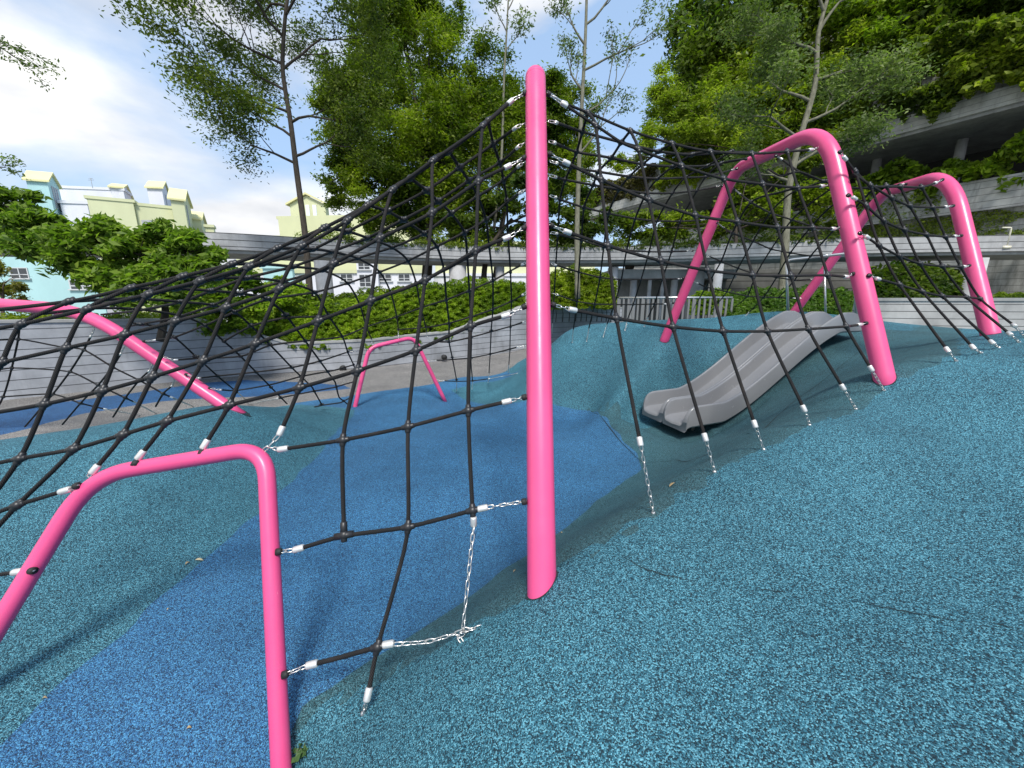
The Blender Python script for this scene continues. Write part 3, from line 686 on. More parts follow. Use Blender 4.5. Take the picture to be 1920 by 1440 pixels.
# right net: near side
NR = Net('climbing_net', 'black rope tunnel net between the middle pole and the arch over the slide', PI(1225, 965, .46))
f = inv_right
cols = [
 C([(1102, 211, .95), (1117, 235), (1127, 337), (1140, 461), (1156, 597), (1200, 828)], z=(1225, 962, None, 'g')),
 C([(1182, 245, .95), (1197, 280), (1217, 375), (1239, 489), (1262, 613), (1322, 820)], z=(1340, 885, None, 'g')),
 C([(1260, 269, .95), (1278, 311), (1304, 404), (1327, 507), (1356, 621), (1415, 795)], z=(1432, 843, None, 'g')),
 C([(1332, 284, .95), (1357, 335), (1383, 416), (1411, 516), (1439, 621), (1507, 766)], z=(1518, 797, None, 'g')),
 C([(1410, 288, .96), (1430, 345), (1458, 426), (1483, 517), (1516, 617), (1580, 726)], z=(1605, 767, None, 'g')),
 C([(1476, 284, .98), (1496, 352), (1524, 427), (1552, 516), (1587, 612), (1633, 691)], z=(1658, 732, None, 'g')),
]
rows = [
 C([(1058, 194, .985), (1102, 211, .95), (1182, 245, .95), (1260, 269, .95), (1332, 284, .95), (1410, 288, .96), (1476, 284, .98), (1520, 281)], a=(1027, 172, None), z=(1541, 275, None, archA)),
 C([(1058, 196), (1117, 235), (1165, 267), (1197, 280), (1278, 311), (1357, 335), (1430, 345), (1496, 352), (1541, 349)], a=(1027, 175, None, pole), z=(1560, 346, None, archA)),
 C([(1062, 305), (1127, 337), (1217, 375), (1304, 404), (1383, 416), (1458, 426), (1524, 427), (1562, 429)], a=(1029, 288, None, pole), z=(1578, 426, None, archA)),
 C([(1064, 435), (1140, 461), (1239, 489), (1327, 507), (1411, 516), (1483, 517), (1552, 516), (1586, 519)], a=(1032, 422, None, pole), z=(1600, 513, None, archA)),
 C([(1074, 581), (1156, 597), (1262, 613), (1356, 621), (1439, 621), (1516, 617), (1587, 612), (1611, 609)], a=(1035, 571, None, pole), z=(1624, 606, None, archA)),
]
weave(NR, cols, rows)
# far side of the tunnel
ir = lambda x, y: inv_right(x, y)*.95
cols = [
 D([(1102, 211), (1092, 247), (1081, 285), (1070, 314), (1060, 337), (1050, 374), (1046, 440), (1042, 498), (1039, 555), (1036, 606)], ir(1102, 211), .142, z=(1035, 632, None, 'g')),
 D([(1182, 245), (1165, 267), (1146, 296), (1122, 322), (1112, 347), (1095, 389), (1090, 450), (1085, 510), (1082, 565), (1075, 618)], ir(1182, 245), .14, z=(1073, 642, None, 'g')),
 D([(1260, 269), (1235, 284), (1205, 308), (1180, 331), (1161, 355), (1141, 400), (1132, 463), (1125, 520), (1115, 570), (1104, 616)], ir(1260, 269), .14, z=(1100, 640, None, 'g')),
 D([(1332, 284), (1298, 290), (1262, 312), (1233, 335), (1212, 362), (1191, 410), (1175, 469), (1165, 524), (1152, 571), (1138, 608)], ir(1332, 284), .14, z=(1131, 632, None, 'g')),
 D([(1370, 285), (1326, 311), (1285, 333), (1261, 362), (1232, 414), (1217, 472), (1202, 524), (1187, 571), (1176, 600)], .25, .14, z=(1172, 620, None, 'g')),
 D([(1395, 298), (1352, 306), (1324, 331), (1307, 357), (1275, 415), (1259, 472), (1242, 523), (1227, 570), (1214, 596)], .23, .145, z=(1208, 612, None, 'g')),
]
rows = [
 D([(1043, 230), (1092, 247), (1165, 267), (1235, 284), (1298, 290), (1370, 285), (1425, 287)], .385, .235, a=(1029, 227, None), z=(1434, 287, .23, archA)),
 D([(1040, 268), (1081, 285), (1146, 296), (1205, 308), (1262, 312), (1326, 311), (1352, 306), (1388, 300)], .38, .21, a=(1030, 265, None), z=(1400, 298, .212, archA)),
 D([(1044, 306), (1070, 314), (1122, 322), (1180, 331), (1233, 335), (1285, 333), (1324, 331), (1372, 319)], .375, .195, a=(1031, 302, None), z=(1382, 316, .2, archA)),
 D([(1042, 332), (1060, 337), (1112, 347), (1161, 355), (1212, 362), (1261, 362), (1307, 357), (1343, 350)], .36, .18, a=(1031, 329, None), z=(1354, 348, .184, archA)),
 D([(1042, 370), (1050, 374), (1095, 389), (1141, 400), (1191, 410), (1232, 414), (1275, 415), (1314, 413)], .34, .17, a=(1032, 367, None), z=(1325, 411, .178, archA)),
 D([(1044, 438), (1090, 450), (1132, 463), (1175, 469), (1217, 472), (1259, 472), (1288, 471)], .3, .165, a=(1034, 436, None), z=(1299, 470, .17, archA)),
 D([(1042, 497), (1085, 510), (1125, 520), (1165, 524), (1202, 524), (1242, 523), (1272, 523)], .26, .16, a=(1035, 494, None), z=(1282, 521, .163, archA)),
 D([(1046, 553), (1082, 565), (1115, 570), (1152, 571), (1187, 571), (1227, 570), (1247, 570)], .2, .155, a=(1036, 550, None), z=(1263, 568, .158, archA)),
]
weave(NR, cols, rows); NR.finish()
# net between the two right arches
NB = Net('climbing_net', 'black rope net between the two tall arches at right', PI(1793, 677, .27))
def inv_b(x, y):      # plane through both near legs
    return .311 + (y-700)*.00010 - (x-1655)*.000273
f = inv_b
cols = [
 C([(1604, 322), (1624, 386), (1648, 460), (1687, 534), (1776, 656)], z=(1793, 677, None, 'g')),
 C([(1632, 348), (1657, 414), (1686, 480), (1730, 547), (1824, 651)], z=(1840, 662, None, 'g')),
 C([(1662, 349), (1672, 371), (1696, 431), (1725, 494), (1767, 555), (1860, 642)], z=(1873, 652, None, 'g')),
 C([(1688, 350), (1706, 386), (1737, 440), (1767, 499), (1812, 557), (1893, 626)], z=(1911, 642, None, 'g')),
 C([(1728, 351), (1749, 389), (1773, 444), (1801, 500), (1838, 560), (1901, 610)], z=(1922, 632, None, 'g')),
]
rows = [
 C([(1584, 297), (1604, 322), (1632, 348), (1662, 350), (1688, 350), (1728, 351), (1754, 343)], a=(1574, 284, None, archA), z=(1767, 337, None, archB)),
 C([(1600, 326), (1640, 352), (1672, 371), (1706, 386), (1749, 389), (1773, 388)], z=(1787, 386, None, archB)),
 C([(1602, 372), (1624, 386), (1657, 414), (1696, 431), (1737, 440), (1773, 444), (1790, 443)], a=(1590, 366, None, archA), z=(1802, 442, None, archB)),
 C([(1626, 445), (1648, 460), (1686, 480), (1725, 494), (1767, 499), (1801, 500), (1808, 500)], a=(1612, 437, None, archA), z=(1817, 498, None, archB)),
 C([(1646, 523), (1687, 534), (1730, 547), (1767, 555), (1812, 557), (1838, 560)], a=(1629, 516, None, archA)),
]
weave(NB, cols, rows)
cols = [
 D([(1496, 352), (1465, 360), (1408, 379), (1373, 437), (1352, 490), (1324, 538), (1297, 584)], .27, .13, z=(1290, 594, None, 'g')),
 D([(1545, 340), (1484, 362), (1444, 399), (1412, 452), (1384, 503), (1363, 547), (1333, 584)], .23, .128, z=(1327, 592, None, 'g')),
 D([(1572, 345), (1527, 376), (1485, 412), (1446, 467), (1418, 514), (1402, 555), (1366, 584)], .22, .126, z=(1359, 592, None, 'g')),
 D([(1600, 370), (1560, 386), (1522, 424), (1482, 474), (1456, 520), (1432, 557), (1404, 586)], .22, .126, z=(1398, 592, None, 'g')),
 D([(1640, 352), (1598, 395), (1565, 430), (1520, 480), (1490, 525), (1460, 558)], .26, .13),
]
rows = [
 D([(1440, 317), (1465, 330), (1499, 322), (1545, 340), (1572, 345)], .24, .23),
 D([(1388, 364), (1408, 379), (1444, 399), (1485, 412), (1522, 424), (1565, 430), (1600, 432)], .18, .15, a=(1376, 354, .184, archA)),
 D([(1357, 427), (1373, 437), (1412, 452), (1446, 467), (1482, 474), (1520, 480), (1548, 478)], .17, .148, a=(1344, 417, .177, archA), z=(1560, 476, .148)),
 D([(1331, 481), (1352, 490), (1384, 503), (1418, 514), (1456, 520), (1490, 525), (1520, 524)], .165, .145, a=(1318, 474, .168, archA), z=(1531, 523, .146)),
 D([(1308, 531), (1324, 538), (1363, 547), (1402, 555), (1432, 557), (1460, 558), (1488, 559)], .158, .142, a=(1294, 525, .162, archA), z=(1502, 559, .143)),
 D([(1465, 298), (1499, 322), (1545, 340), (1590, 352), (1640, 352), (1690, 346)], .22, .19, a=(1455, 292, .24, archA), z=(1700, 345, .19, archB)),
]
weave(NB, cols, rows); NB.finish()
#==PART2==
# ------------------------------------------------------------------ slide
M_SLIDE = mat('grey_slide_plastic', (.235, .24, .25), .42, spec=.55)
def noisy_slide():
    n, L, b = nodes(M_SLIDE); v = posnode(n, L); r = ramp(n, [(.3, (.185, .187, .192)), (.75, (.195, .197, .202))]); L.new(noise(n, L, v, 2.2, 6, .6), r.inputs[0]); L.new(r.outputs[0], b.inputs['Base Color'])
    r = ramp(n, [(.3, (.2, .2, .2)), (.7, (.28, .28, .28))]); L.new(noise(n, L, v, 14, 5, .6), r.inputs[0]); L.new(r.outputs[0], b.inputs['Roughness'])
noisy_slide()
S0 = Vector((2.17, 5.3, 0)); S1 = Vector((5.15, 6.3, 0)); sdv = (S1-S0); SL = sdv.length; sdv.normalize(); snv = Vector((sdv.y, -sdv.x, 0))
slide = empty('slide', S0+Vector((0, 0, gz(S0.x, S0.y))), 'wide grey plastic double slide set into the teal mound under the net', 'slide')
Zb, Zt = CZ-1.62, CZ-.42
def spath(t):    # t 0 (bottom) .. 1 (top): height of the chute floor
    if t < .2: return Zb+.02*(t/.2)
    if t > .86: return Zt-.0
    u = (t-.2)/.66; e = u*u*(3-2*u); return Zb+.02+(Zt-Zb-.02)*(.45*e+.55*u)
def channel(c0, wd, name_cap):
    """one lane: closed shell cross-section swept from the bottom lip to the top"""
    hw = wd/2; wall = .22
    inner = [(-hw+.040, wall-.004), (-hw+.046, wall-.022), (-hw+.056, .055), (-hw+.068, .018), (-hw+.095, 0), (0, -.004), (hw-.095, 0), (hw-.068, .018), (hw-.056, .055), (hw-.046, wall-.022), (hw-.040, wall-.004)]
    prof = [(-hw, -.05), (-hw, wall-.02), (-hw+.006, wall-.004), (-hw+.018, wall+.004), (-hw+.030, wall+.003)] + inner + [(hw-.030, wall+.003), (hw-.018, wall+.004), (hw-.006, wall-.004), (hw, wall-.02), (hw, -.05), (hw-.02, -.075), (-hw+.02, -.075)]
    vs = []; fs = []; m = len(prof)
    ts = [0, .001, .003, .006, .010, .015, .021, .028, .036, .046, .058]+[.058+(.942)*k/50 for k in range(1, 51)]; N = len(ts)-1
    for i, t in enumerate(ts):
        z = spath(t); d = SL*t
        R1 = .17; k = 1.0
        if d < R1: k = .30+.70*math.sqrt(max(0, 1-(1-d/R1)**2))
        if t > .92: k = 1-.45*((t-.92)/.08)**1.5
        lipd = -.055*(1-math.sqrt(max(0, 1-(1-min(1, d/.10))**2)))      # floor rolls over at the end
        for a, h in prof:
            hh = (h*k if h > .06 else h) + lipd
            bulge = .05*(1-(a/hw)**2)*max(0, 1-d/.10)                  # the lip is rounded in plan
            q = S0+sdv*(d-bulge)+snv*(c0+a); vs.append((q.x, q.y, z+hh))
        if i:
            for j in range(m):
                j2 = (j+1) % m; fs.append(((i-1)*m+j, (i-1)*m+j2, i*m+j2, i*m+j))
    fs.append(tuple(range(m))); fs.append(tuple(N*m+j for j in range(m-1, -1, -1)))
    b = MB(); b.add(vs, fs); o = b.build(name_cap, M_SLIDE, slide, True)
    md = o.modifiers.new('s', 'EDGE_SPLIT'); md.split_angle = R(38)
    return o
channel(-.232, .46, 'lane'); channel(.232, .46, 'lane')
b = MB(); p = S0+sdv*.45; b.tube([(p.x+.05, p.y-.1, gz(p.x, p.y)-.1), (p.x+.05, p.y-.1, Zb-.03)], .022, 10); b.build('support_leg', M_STEEL, slide, True)
hb = [P(1478, 592, 6.7), P(1474, 488, 6.7), P(1600, 474, 6.15), P(1606, 594, 6.1)]
b = MB(); b.tube(fillet(hb, [.09, .09], 6), .021, 12); b.build('handrail', M_STEEL, slide, True)
b = MB(); b.tube([P(1548, 592, 6.5), P(1546, 500, 6.5)], .016, 8); b.build('handrail', M_STEEL, slide, True)
# ------------------------------------------------------------------ foliage helpers
def leaf_mesh(name, pos, size, mt, parent=None, aspect=.45, droop=.0, up=.55, fold=.18, nrm=None, smooth=False):
    """many leaf-shaped quads pairs; pos (n,3)"""
    n = len(pos); pos = np.asarray(pos, float)
    L = size*rng.uniform(.6, 1.25, n)
    d = rng.normal(size=(n, 3)); d[:, 2] = d[:, 2]*.6 - droop; d /= np.linalg.norm(d, axis=1)[:, None]
    nn = rng.normal(size=(n, 3))*(1-up); nn[:, 2] += up
    if nrm is not None: nn += nrm
    s = np.cross(nn, d); s /= np.maximum(np.linalg.norm(s, axis=1), 1e-6)[:, None]
    u = np.cross(d, s)
    W = (L*aspect*.5)[:, None]; L = L[:, None]
    v0 = pos-d*L*.5; v1 = pos+s*W-d*L*.05+u*L*fold*.5; v2 = pos+d*L*.5-u*L*fold*.3; v3 = pos-s*W-d*L*.05+u*L*fold*.5
    V = np.stack([v0, v1, v2, v3], 1).reshape(-1, 3).astype(np.float32)
    me = bpy.data.meshes.new(name); me.vertices.add(4*n); me.vertices.foreach_set('co', V.ravel())
    me.loops.add(4*n); me.loops.foreach_set('vertex_index', np.arange(4*n, dtype=np.int32))
    me.polygons.add(n); me.polygons.foreach_set('loop_start', np.arange(0, 4*n, 4, dtype=np.int32))
    a = me.attributes.new('v', 'FLOAT', 'POINT'); g_ = np.random.default_rng(n); cv = np.zeros(n)
    for q_ in range(8):
        k_ = g_.normal(size=3)*(.55 if q_ < 4 else .22)/size; cv += np.sin(pos @ k_ + g_.uniform(0, 6.28))
    a.data.foreach_set('value', np.repeat(np.clip(.42+cv*.105+rng.normal(0, .19, n), 0, 1), 4).astype(np.float32))
    me.materials.append(mt); me.update(calc_edges=True)
    return link(name, me, parent)
def on_blobs(blobs, n, sub=26, spread=.16, shell=(.72, 1.04)):
    """leaf points gathered in clumps near the surface of ellipsoid blobs [(c, (rx,ry,rz))]"""
    w_ = np.array([max(b[1])**2 for b in blobs]); w_ = w_/w_.sum(); out = []
    for (c, r), q in zip(blobs, w_):
        m = int(n*q); k = max(6, int(sub*max(r)))
        d = rng.normal(size=(k, 3)); d /= np.linalg.norm(d, axis=1)[:, None]
        cc = d*np.array(r)*rng.uniform(shell[0], shell[1], (k, 1))
        i = rng.integers(0, k, m); sp = spread*max(r)*rng.uniform(.5, 1.2, k)
        out.append(np.array(c)+cc[i]+rng.normal(size=(m, 3))*sp[i][:, None]*np.array([1, 1, .62]))
    return np.concatenate(out)
def in_box(p0, p1, n, jit=.1):
    pass
def branch_tree(b, tips, p, d, L, r, depth, spread=.55, kids=3, upb=.15, bend=.12):
    q = [Vector(p)]; rr = [r]; d = Vector(d).normalized(); k = 4
    for i in range(k):
        d = (d+Vector((random.gauss(0, bend), random.gauss(0, bend), random.gauss(0, bend)+upb*.2))).normalized()
        q.append(q[-1]+d*L/k); rr.append(r*(1-.42*(i+1)/k))
    b.tube(q, rr, 7 if r > .03 else 4, cap=False)
    if depth == 0:
        tips.append((q[-1], d)); tips.append((q[-2], d)); tips.append((q[-3], d)); return
    for i in range(kids):
        a = random.uniform(0, 6.283); s = d.orthogonal().normalized(); s = Matrix.Rotation(a, 3, d) @ s
        nd = (d*(1-spread*.5)+s*spread*random.uniform(.6, 1.2)+Vector((0, 0, upb))).normalized()
        branch_tree(b, tips, q[-1] if i < 2 else q[random.choice((2, 3))], nd, L*random.uniform(.62, .82), rr[-1]*.78, depth-1, spread, kids, upb, bend)
    if depth <= 2: tips.append((q[-1], d))
def tip_leaves(tips, per, spread):
    c = np.array([list(t[0]) for t in tips]); i = rng.integers(0, len(c), per*len(c))
    return c[i]+rng.normal(size=(len(i), 3))*spread*np.array([1, 1, .6])
def pbl(lst):
    """blobs from (px, py, z, rx_px, ry_px[, depth radius m])"""
    out = []
    for q in lst:
        z = q[2]; out.append((tuple(P(q[0], q[1], z)), (q[3]/F*z*.92, (q[5] if len(q) > 5 else (q[3]+q[4])/2/F*z*.8), q[4]/F*z)))
    return out
GRP_T = 'trees beyond the walkway'
def blob_tree(name, label, blobs, trunk, r, nleaf, size, mt, bark, cat='tree', group=None, sub=10, spread=.15, aspect=.42, limbs=True, up=.5, droop=.1, shell=(.5, 1.04)):
    B = pbl(blobs); T = [P(*q) for q in trunk]
    e = empty(name, T[0], label, cat, group)
    b = MB(); n = len(T); b.tube(cr_spline(T, 4), [r*(1-.55*i/((n-1)*4)) for i in range((n-1)*4+1)], 10)
    if limbs:
        for c, rad in B:
            s = T[-1].lerp(T[-2], random.uniform(0, .8)); m = s.lerp(Vector(c), .5)+Vector((0, 0, .15*rad[2])); 
            b.tube(cr_spline([s, m, Vector(c)], 4), [r*.38*(1-.7*i/8) for i in range(9)], 6)
            for _ in range(4):
                dd = Vector((random.gauss(0, 1), random.gauss(0, 1), random.gauss(.2, .7))).normalized()
                t2 = Vector(c)+Vector((dd.x*rad[0], dd.y*rad[1], dd.z*rad[2]))*.85; b.tube(cr_spline([m.lerp(Vector(c), .6), Vector(c).lerp(t2, .5)+Vector((0, 0, .1)), t2], 3), [r*.16*(1-.75*i/6) for i in range(7)], 4)
    b.build('trunk', bark, e, True)
    leaf_mesh('crown', on_blobs(B, nleaf, sub, spread, shell), size, mt, e, aspect, droop, up)
    return e
# ------------------------------------------------------------------ ribbons (walls and walkway)
def ribbon(line, prof_fn, name, mt, parent=None, seg=6):
    """sweep a closed profile [(out, z)...] (given per point by prof_fn(i_float)) along a plan line"""
    L = cr_spline([Vector((p[0], p[1], 0)) for p in line], seg); vs = []; fs = []; m = None
    for i, p in enumerate(L):
        t = (L[min(i+1, len(L)-1)]-L[max(i-1, 0)]).normalized(); nn = Vector((t.y, -t.x, 0))
        pr = prof_fn(i/seg); m = len(pr)
        for a, z in pr: vs.append((p.x+nn.x*a, p.y+nn.y*a, z))
        if i:
            for j in range(m):
                j2 = (j+1) % m; fs.append(((i-1)*m+j, (i-1)*m+j2, i*m+j2, i*m+j))
    fs.append(tuple(range(m-1, -1, -1))); fs.append(tuple((len(L)-1)*m+j for j in range(m)))
    b = MB(); b.add(vs, fs); return b.build(name, mt, parent)
def interp(vals, t):
    i = int(min(max(t, 0), len(vals)-1-1e-6)); return vals[i]+(vals[i+1]-vals[i])*(t-i)
# left planter wall
wb = [(-180, 778), (0, 756), (200, 735), (400, 712), (550, 700), (700, 690), (850, 672), (985, 656), (1080, 648), (1165, 645)]
wl = [PG(x, y, -.02) for x, y in wb]
wtop = []
for (x, y), yt in zip(wb, [606, 604, 602, 600, 645, 638, 622, 575, 573, 578]):
    g = PG(x, y, -.02); z = (g.y*CP-(g.z-CZ)*SP); wtop.append(P(x, yt, z).z)
wall = empty('planter_wall', wl[4], 'long curved grey concrete planter wall with horizontal grooves at left', 'wall')
ribbon(wl, lambda t: [(0, -.3), (0, interp(wtop, t)-.001), (-.32, interp(wtop, t)-.001), (-.32, -.3)], 'wall_face', M_WALL, wall, 8)
ribbon(wl, lambda t: [(.025, interp(wtop, t)), (.025, interp(wtop, t)+.05), (-.34, interp(wtop, t)+.05), (-.34, interp(wtop, t))], 'coping', M_PLAIN, wall, 8)
def wallnormal(x, y):
    return (Vector((0, 0, CZ))-PG(x, y, 0)).normalized()
for i, (x, y, yb) in enumerate(((643, 691, 694), (833, 670, 675))):
    g = PG(x, yb, -.02); z0 = (g.y*CP-(g.z-CZ)*SP); q = P(x, y, z0*.985); nn = Vector((.35, -.93, 0))
    b = MB(); b.tube([q-nn*.12, q+nn*.03], .075, 18); b.tube([q+nn*.0, q+nn*.045], [.088, .088], 18)
    o = b.build('drain_outlet', M_HOLE, None, True)
    tag(o, ['round black drain outlet in the planter wall, left of the small pink arch', 'round black drain outlet in the planter wall, right of the small pink arch'][i], 'drain', 'drain outlets in the wall')
# right low wall
rl = [P(1600, 600, 7.3), P(1680, 600, 7.0), P(1800, 600, 6.8), P(1920, 600, 6.7), P(2150, 600, 6.4)]
rw = empty('low_wall', rl[1], 'low pale grooved concrete wall behind the farthest right arch', 'wall')
ribbon(rl, lambda t: [(0, .6), (0, CZ-.04), (-.3, CZ-.04), (-.3, .6)], 'wall_face', concrete('low_wall_concrete', (.46, .45, .43), .125, .045, .22, .35, .10), rw, 4)
ribbon(rl, lambda t: [(.02, CZ-.038), (.02, CZ+.015), (-.32, CZ+.015), (-.32, CZ-.038)], 'coping', M_PLAIN, rw, 4)
# ring walkway
ring_z = [13.4, 14.0, 14.4, 16.2, 17.8, 18.4, 18.3, 17.6, 15.8, 15.2, 14.6]
ring_x = [-160, 120, 400, 640, 850, 1000, 1150, 1300, 1600, 1800, 2100]
RT = CZ+2.42
rln = [Vector((P(x, 460, z).x, P(x, 460, z).y, 0)) for x, z in zip(ring_x, ring_z)]
ring = empty('ring_walkway', rln[5], 'raised curved concrete walkway with grooved fascia crossing behind the playground', 'walkway')
ribbon(rln, lambda t: [(0, RT-.60), (0, RT), (-.12, RT), (-.12, RT-.60)], 'fascia', M_RING, ring, 8)
ribbon(rln, lambda t: [(-.12, RT-.72), (-.12, RT-.35), (-2.6, RT-.35), (-2.6, RT-.72)], 'deck', M_PLAIN, ring, 8)
ribbon(rln, lambda t: [(-2.6, RT-.7), (-2.6, RT+.0), (-2.75, RT+.0), (-2.75, RT-.7)], 'fascia', M_RING, ring, 8)
M_COL = concrete('pillar_concrete', (.42, .42, .42), 0, stain=.25); M_COLW = concrete('pale_pillar', (.55, .55, .55), 0, stain=.15)
def pillar(px, z, r, m, label, y=470, lean=0):
    p = P(px, y, z); q = Vector((p.x, p.y+.9, 0)); b = MB(); b.tube([(q.x+lean, q.y, -.4), (q.x+lean*.5, q.y, 1.5), (q.x, q.y, RT-.87)], r, 24)
    return tag(b.build('pillar', m, None, True), label, 'pillar', 'pillars under the walkway')
pillar(582, 15.2, .33, M_COL, 'round grey pillar beside the thin tree trunk at left')
pillar(852, 17.6, .42, M_COL, 'thick round grey pillar above the hedge, left of the middle pole')
pillar(936, 18.0, .22, M_COL, 'slim dark pillar just left of the middle pole')
pillar(1163, 18.2, .20, M_COLW, 'slim pale pillar at the left end of the railing')
pillar(1372, 16.6, .19, M_COLW, 'pale round pillar seen through the net inside the near tall arch')
pillar(1325, 18.6, .42, M_COL, 'broad grey pillar in shade just left of the pale one')
pillar(1887, 14.2, .34, M_COL, 'thick grey pillar under the walkway near the right edge', 470)
b = MB(); 
q = P(1889, 455, 15.0)
b.tube(fillet([q+Vector((-.35, 0, .55)), q+Vector((0, 0, .55)), q+Vector((0, 0, -.15))], [.06], 4), .028, 8); b.box(q+Vector((0, 0, -.17)), (.28, .1, .1))
tag(b.build('bent_pipe', mat('cream_pipe', (.7, .66, .52), .5), None, True), 'cream bent pipe on the walkway fascia near the right edge', 'pipe')
# rooms and shade under the walkway at right
und = empty('service_block', P(1250, 560, 20.5), 'grey service block with columns in the shade under the walkway', 'building')
p0 = P(1150, 560, 20.8); p1 = P(1350, 560, 20.8)
b = MB(); b.box(((p0.x+p1.x)/2, p0.y+1.5, 1.6), (p1.x-p0.x, .2, 4.0)); b.build('wall', concrete('block_wall', (.30, .30, .29), 0), und)
b = MB(); b.box(((p0.x+p1.x)/2, p0.y+.3, 3.15), (p1.x-p0.x+.6, 2.2, .45)); b.build('beam', M_COL, und)
for x in (1186, 1216, 1240, 1262):
    q = P(x, 560, 20.3); b = MB(); b.tube([(q.x, q.y, -.3), (q.x, q.y, 2.92)], .17 if x in (1186, 1262) else .10, 16); b.build('column', M_COLW, und, True)
b = MB(); q = P(1180, 500, 20.2); b.tube([q, q+Vector((0, -.04, 0))], .25, 20); b.build('vent', mat('bronze', (.10, .07, .045), .5), und, True)
p2 = P(1360, 560, 19.5); p3 = P(2150, 560, 17)
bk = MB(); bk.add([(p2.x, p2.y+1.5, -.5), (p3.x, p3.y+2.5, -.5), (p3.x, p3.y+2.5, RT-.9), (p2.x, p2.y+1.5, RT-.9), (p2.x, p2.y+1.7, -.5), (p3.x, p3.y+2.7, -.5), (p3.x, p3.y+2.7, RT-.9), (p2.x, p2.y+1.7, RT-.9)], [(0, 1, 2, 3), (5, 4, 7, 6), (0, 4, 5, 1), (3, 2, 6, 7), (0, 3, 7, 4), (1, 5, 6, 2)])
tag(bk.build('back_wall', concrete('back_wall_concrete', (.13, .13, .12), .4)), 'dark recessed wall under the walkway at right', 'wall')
# railing
rg = empty('railing', P(1260, 600, 10.2), 'grey picket railing on the far crest of the mound', 'railing')
ra = P(1160, 572, 10.6); rb = P(1372, 572, 9.8); zt = CZ+.03
def rp(t, z): p = ra.lerp(rb, t); return Vector((p.x, p.y, z))
b = MB(); b.tube([rp(0, zt), rp(1, zt)], .028, 8); b.tube([rp(0, zt-.85), rp(1, zt-.85)], .02, 6); b.build('rail', M_STEEL, rg, True)
M_PICK = mat('grey_picket', (.17, .17, .165), .5)
for i in range(23):
    t = i/22; b = MB(); q = rp(t, zt-.47); b.box(q, (.05 if i % 5 else .09, .03, .9)); b.build('picket', M_PICK, rg)
#==PART3==
# ------------------------------------------------------------------ right terrace building
K = 1.3
def pl(s, o=0, z=0):   # s along the plan line, o outwards towards the playground
    a = Vector((7.5*K, 32.1*K, 0)); d = Vector((.498, -.867, 0)); n_ = Vector((-.867, -.498, 0)); q = a+d*s+n_*o; return Vector((q.x, q.y, z))
terr = empty('terrace_building', pl(14, 0, 0), 'stepped concrete terrace building draped with plants at right', 'building')
def slab(name, s0, s1, o0, o1, z0, z1, m, zz=0):
    a = [pl(s0, o0, z0), pl(s1, o0, z0), pl(s1, o1, z0), pl(s0, o1, z0)]; b = MB()
    vs = a+[v+Vector((0, 0, z1-z0)) for v in a]; b.add(vs, [(0, 3, 2, 1), (4, 5, 6, 7), (0, 1, 5, 4), (1, 2, 6, 5), (2, 3, 7, 6), (3, 0, 4, 7)]); return b.build(name, m, terr)
ZZ = lambda z: CZ+z*K
slab('lower_wall', 3, 45, -.3, -1.2, -.5, ZZ(3.18), M_TERR)
slab('parapet', 5, 45, 0, -1.0, ZZ(3.2), ZZ(4.25), M_TERR)
slab('ledge', 5, 45, .12, 0, ZZ(3.15), ZZ(3.19), M_PLAIN)
slab('terrace_floor', 3, 45, -1.0, -6.5, ZZ(3.4), ZZ(4.0), M_PLAIN)
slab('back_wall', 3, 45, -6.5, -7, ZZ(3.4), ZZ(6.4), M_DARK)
slab('soffit', -3.6, 45, .25, -7.5, ZZ(6.38), ZZ(6.52), M_PLAIN)
slab('fascia', -4, 45, .4, .1, ZZ(6.5), ZZ(7.1), concrete('pale_fascia', (.50, .50, .47), .26, .1, .45, .5, .08))
slab('upper_wall', -3.8, 45, .0, -.6, ZZ(7.05), ZZ(8.6), M_TERR)
slab('upper_terrace', -3.8, 45, -.4, -7, ZZ(7.2), ZZ(7.6), M_PLAIN)
slab('upper_wall', 6, 45, -3.5, -4.2, ZZ(7.6), ZZ(15.5), M_TERR)
for s in (10, 15.5, 20, 23.5): 
    b = MB(); b.tube([pl(s, -3, ZZ(3.9)), pl(s, -3, ZZ(6.4))], .22, 14); b.build('column', M_COL, terr, True)
def fn(x, y, fr, seed):
    g = np.random.default_rng(seed); o = np.zeros_like(x)
    for _ in range(9):
        a = g.uniform(0, 6.283); k = fr*g.uniform(.5, 1.7); o = o+np.sin((x*math.cos(a)+y*math.sin(a))*k+g.uniform(0, 6.283)+1.3*np.sin((x*math.sin(a)-y*math.cos(a))*k*.37+g.uniform(0, 6.283)))
    return o/2.1
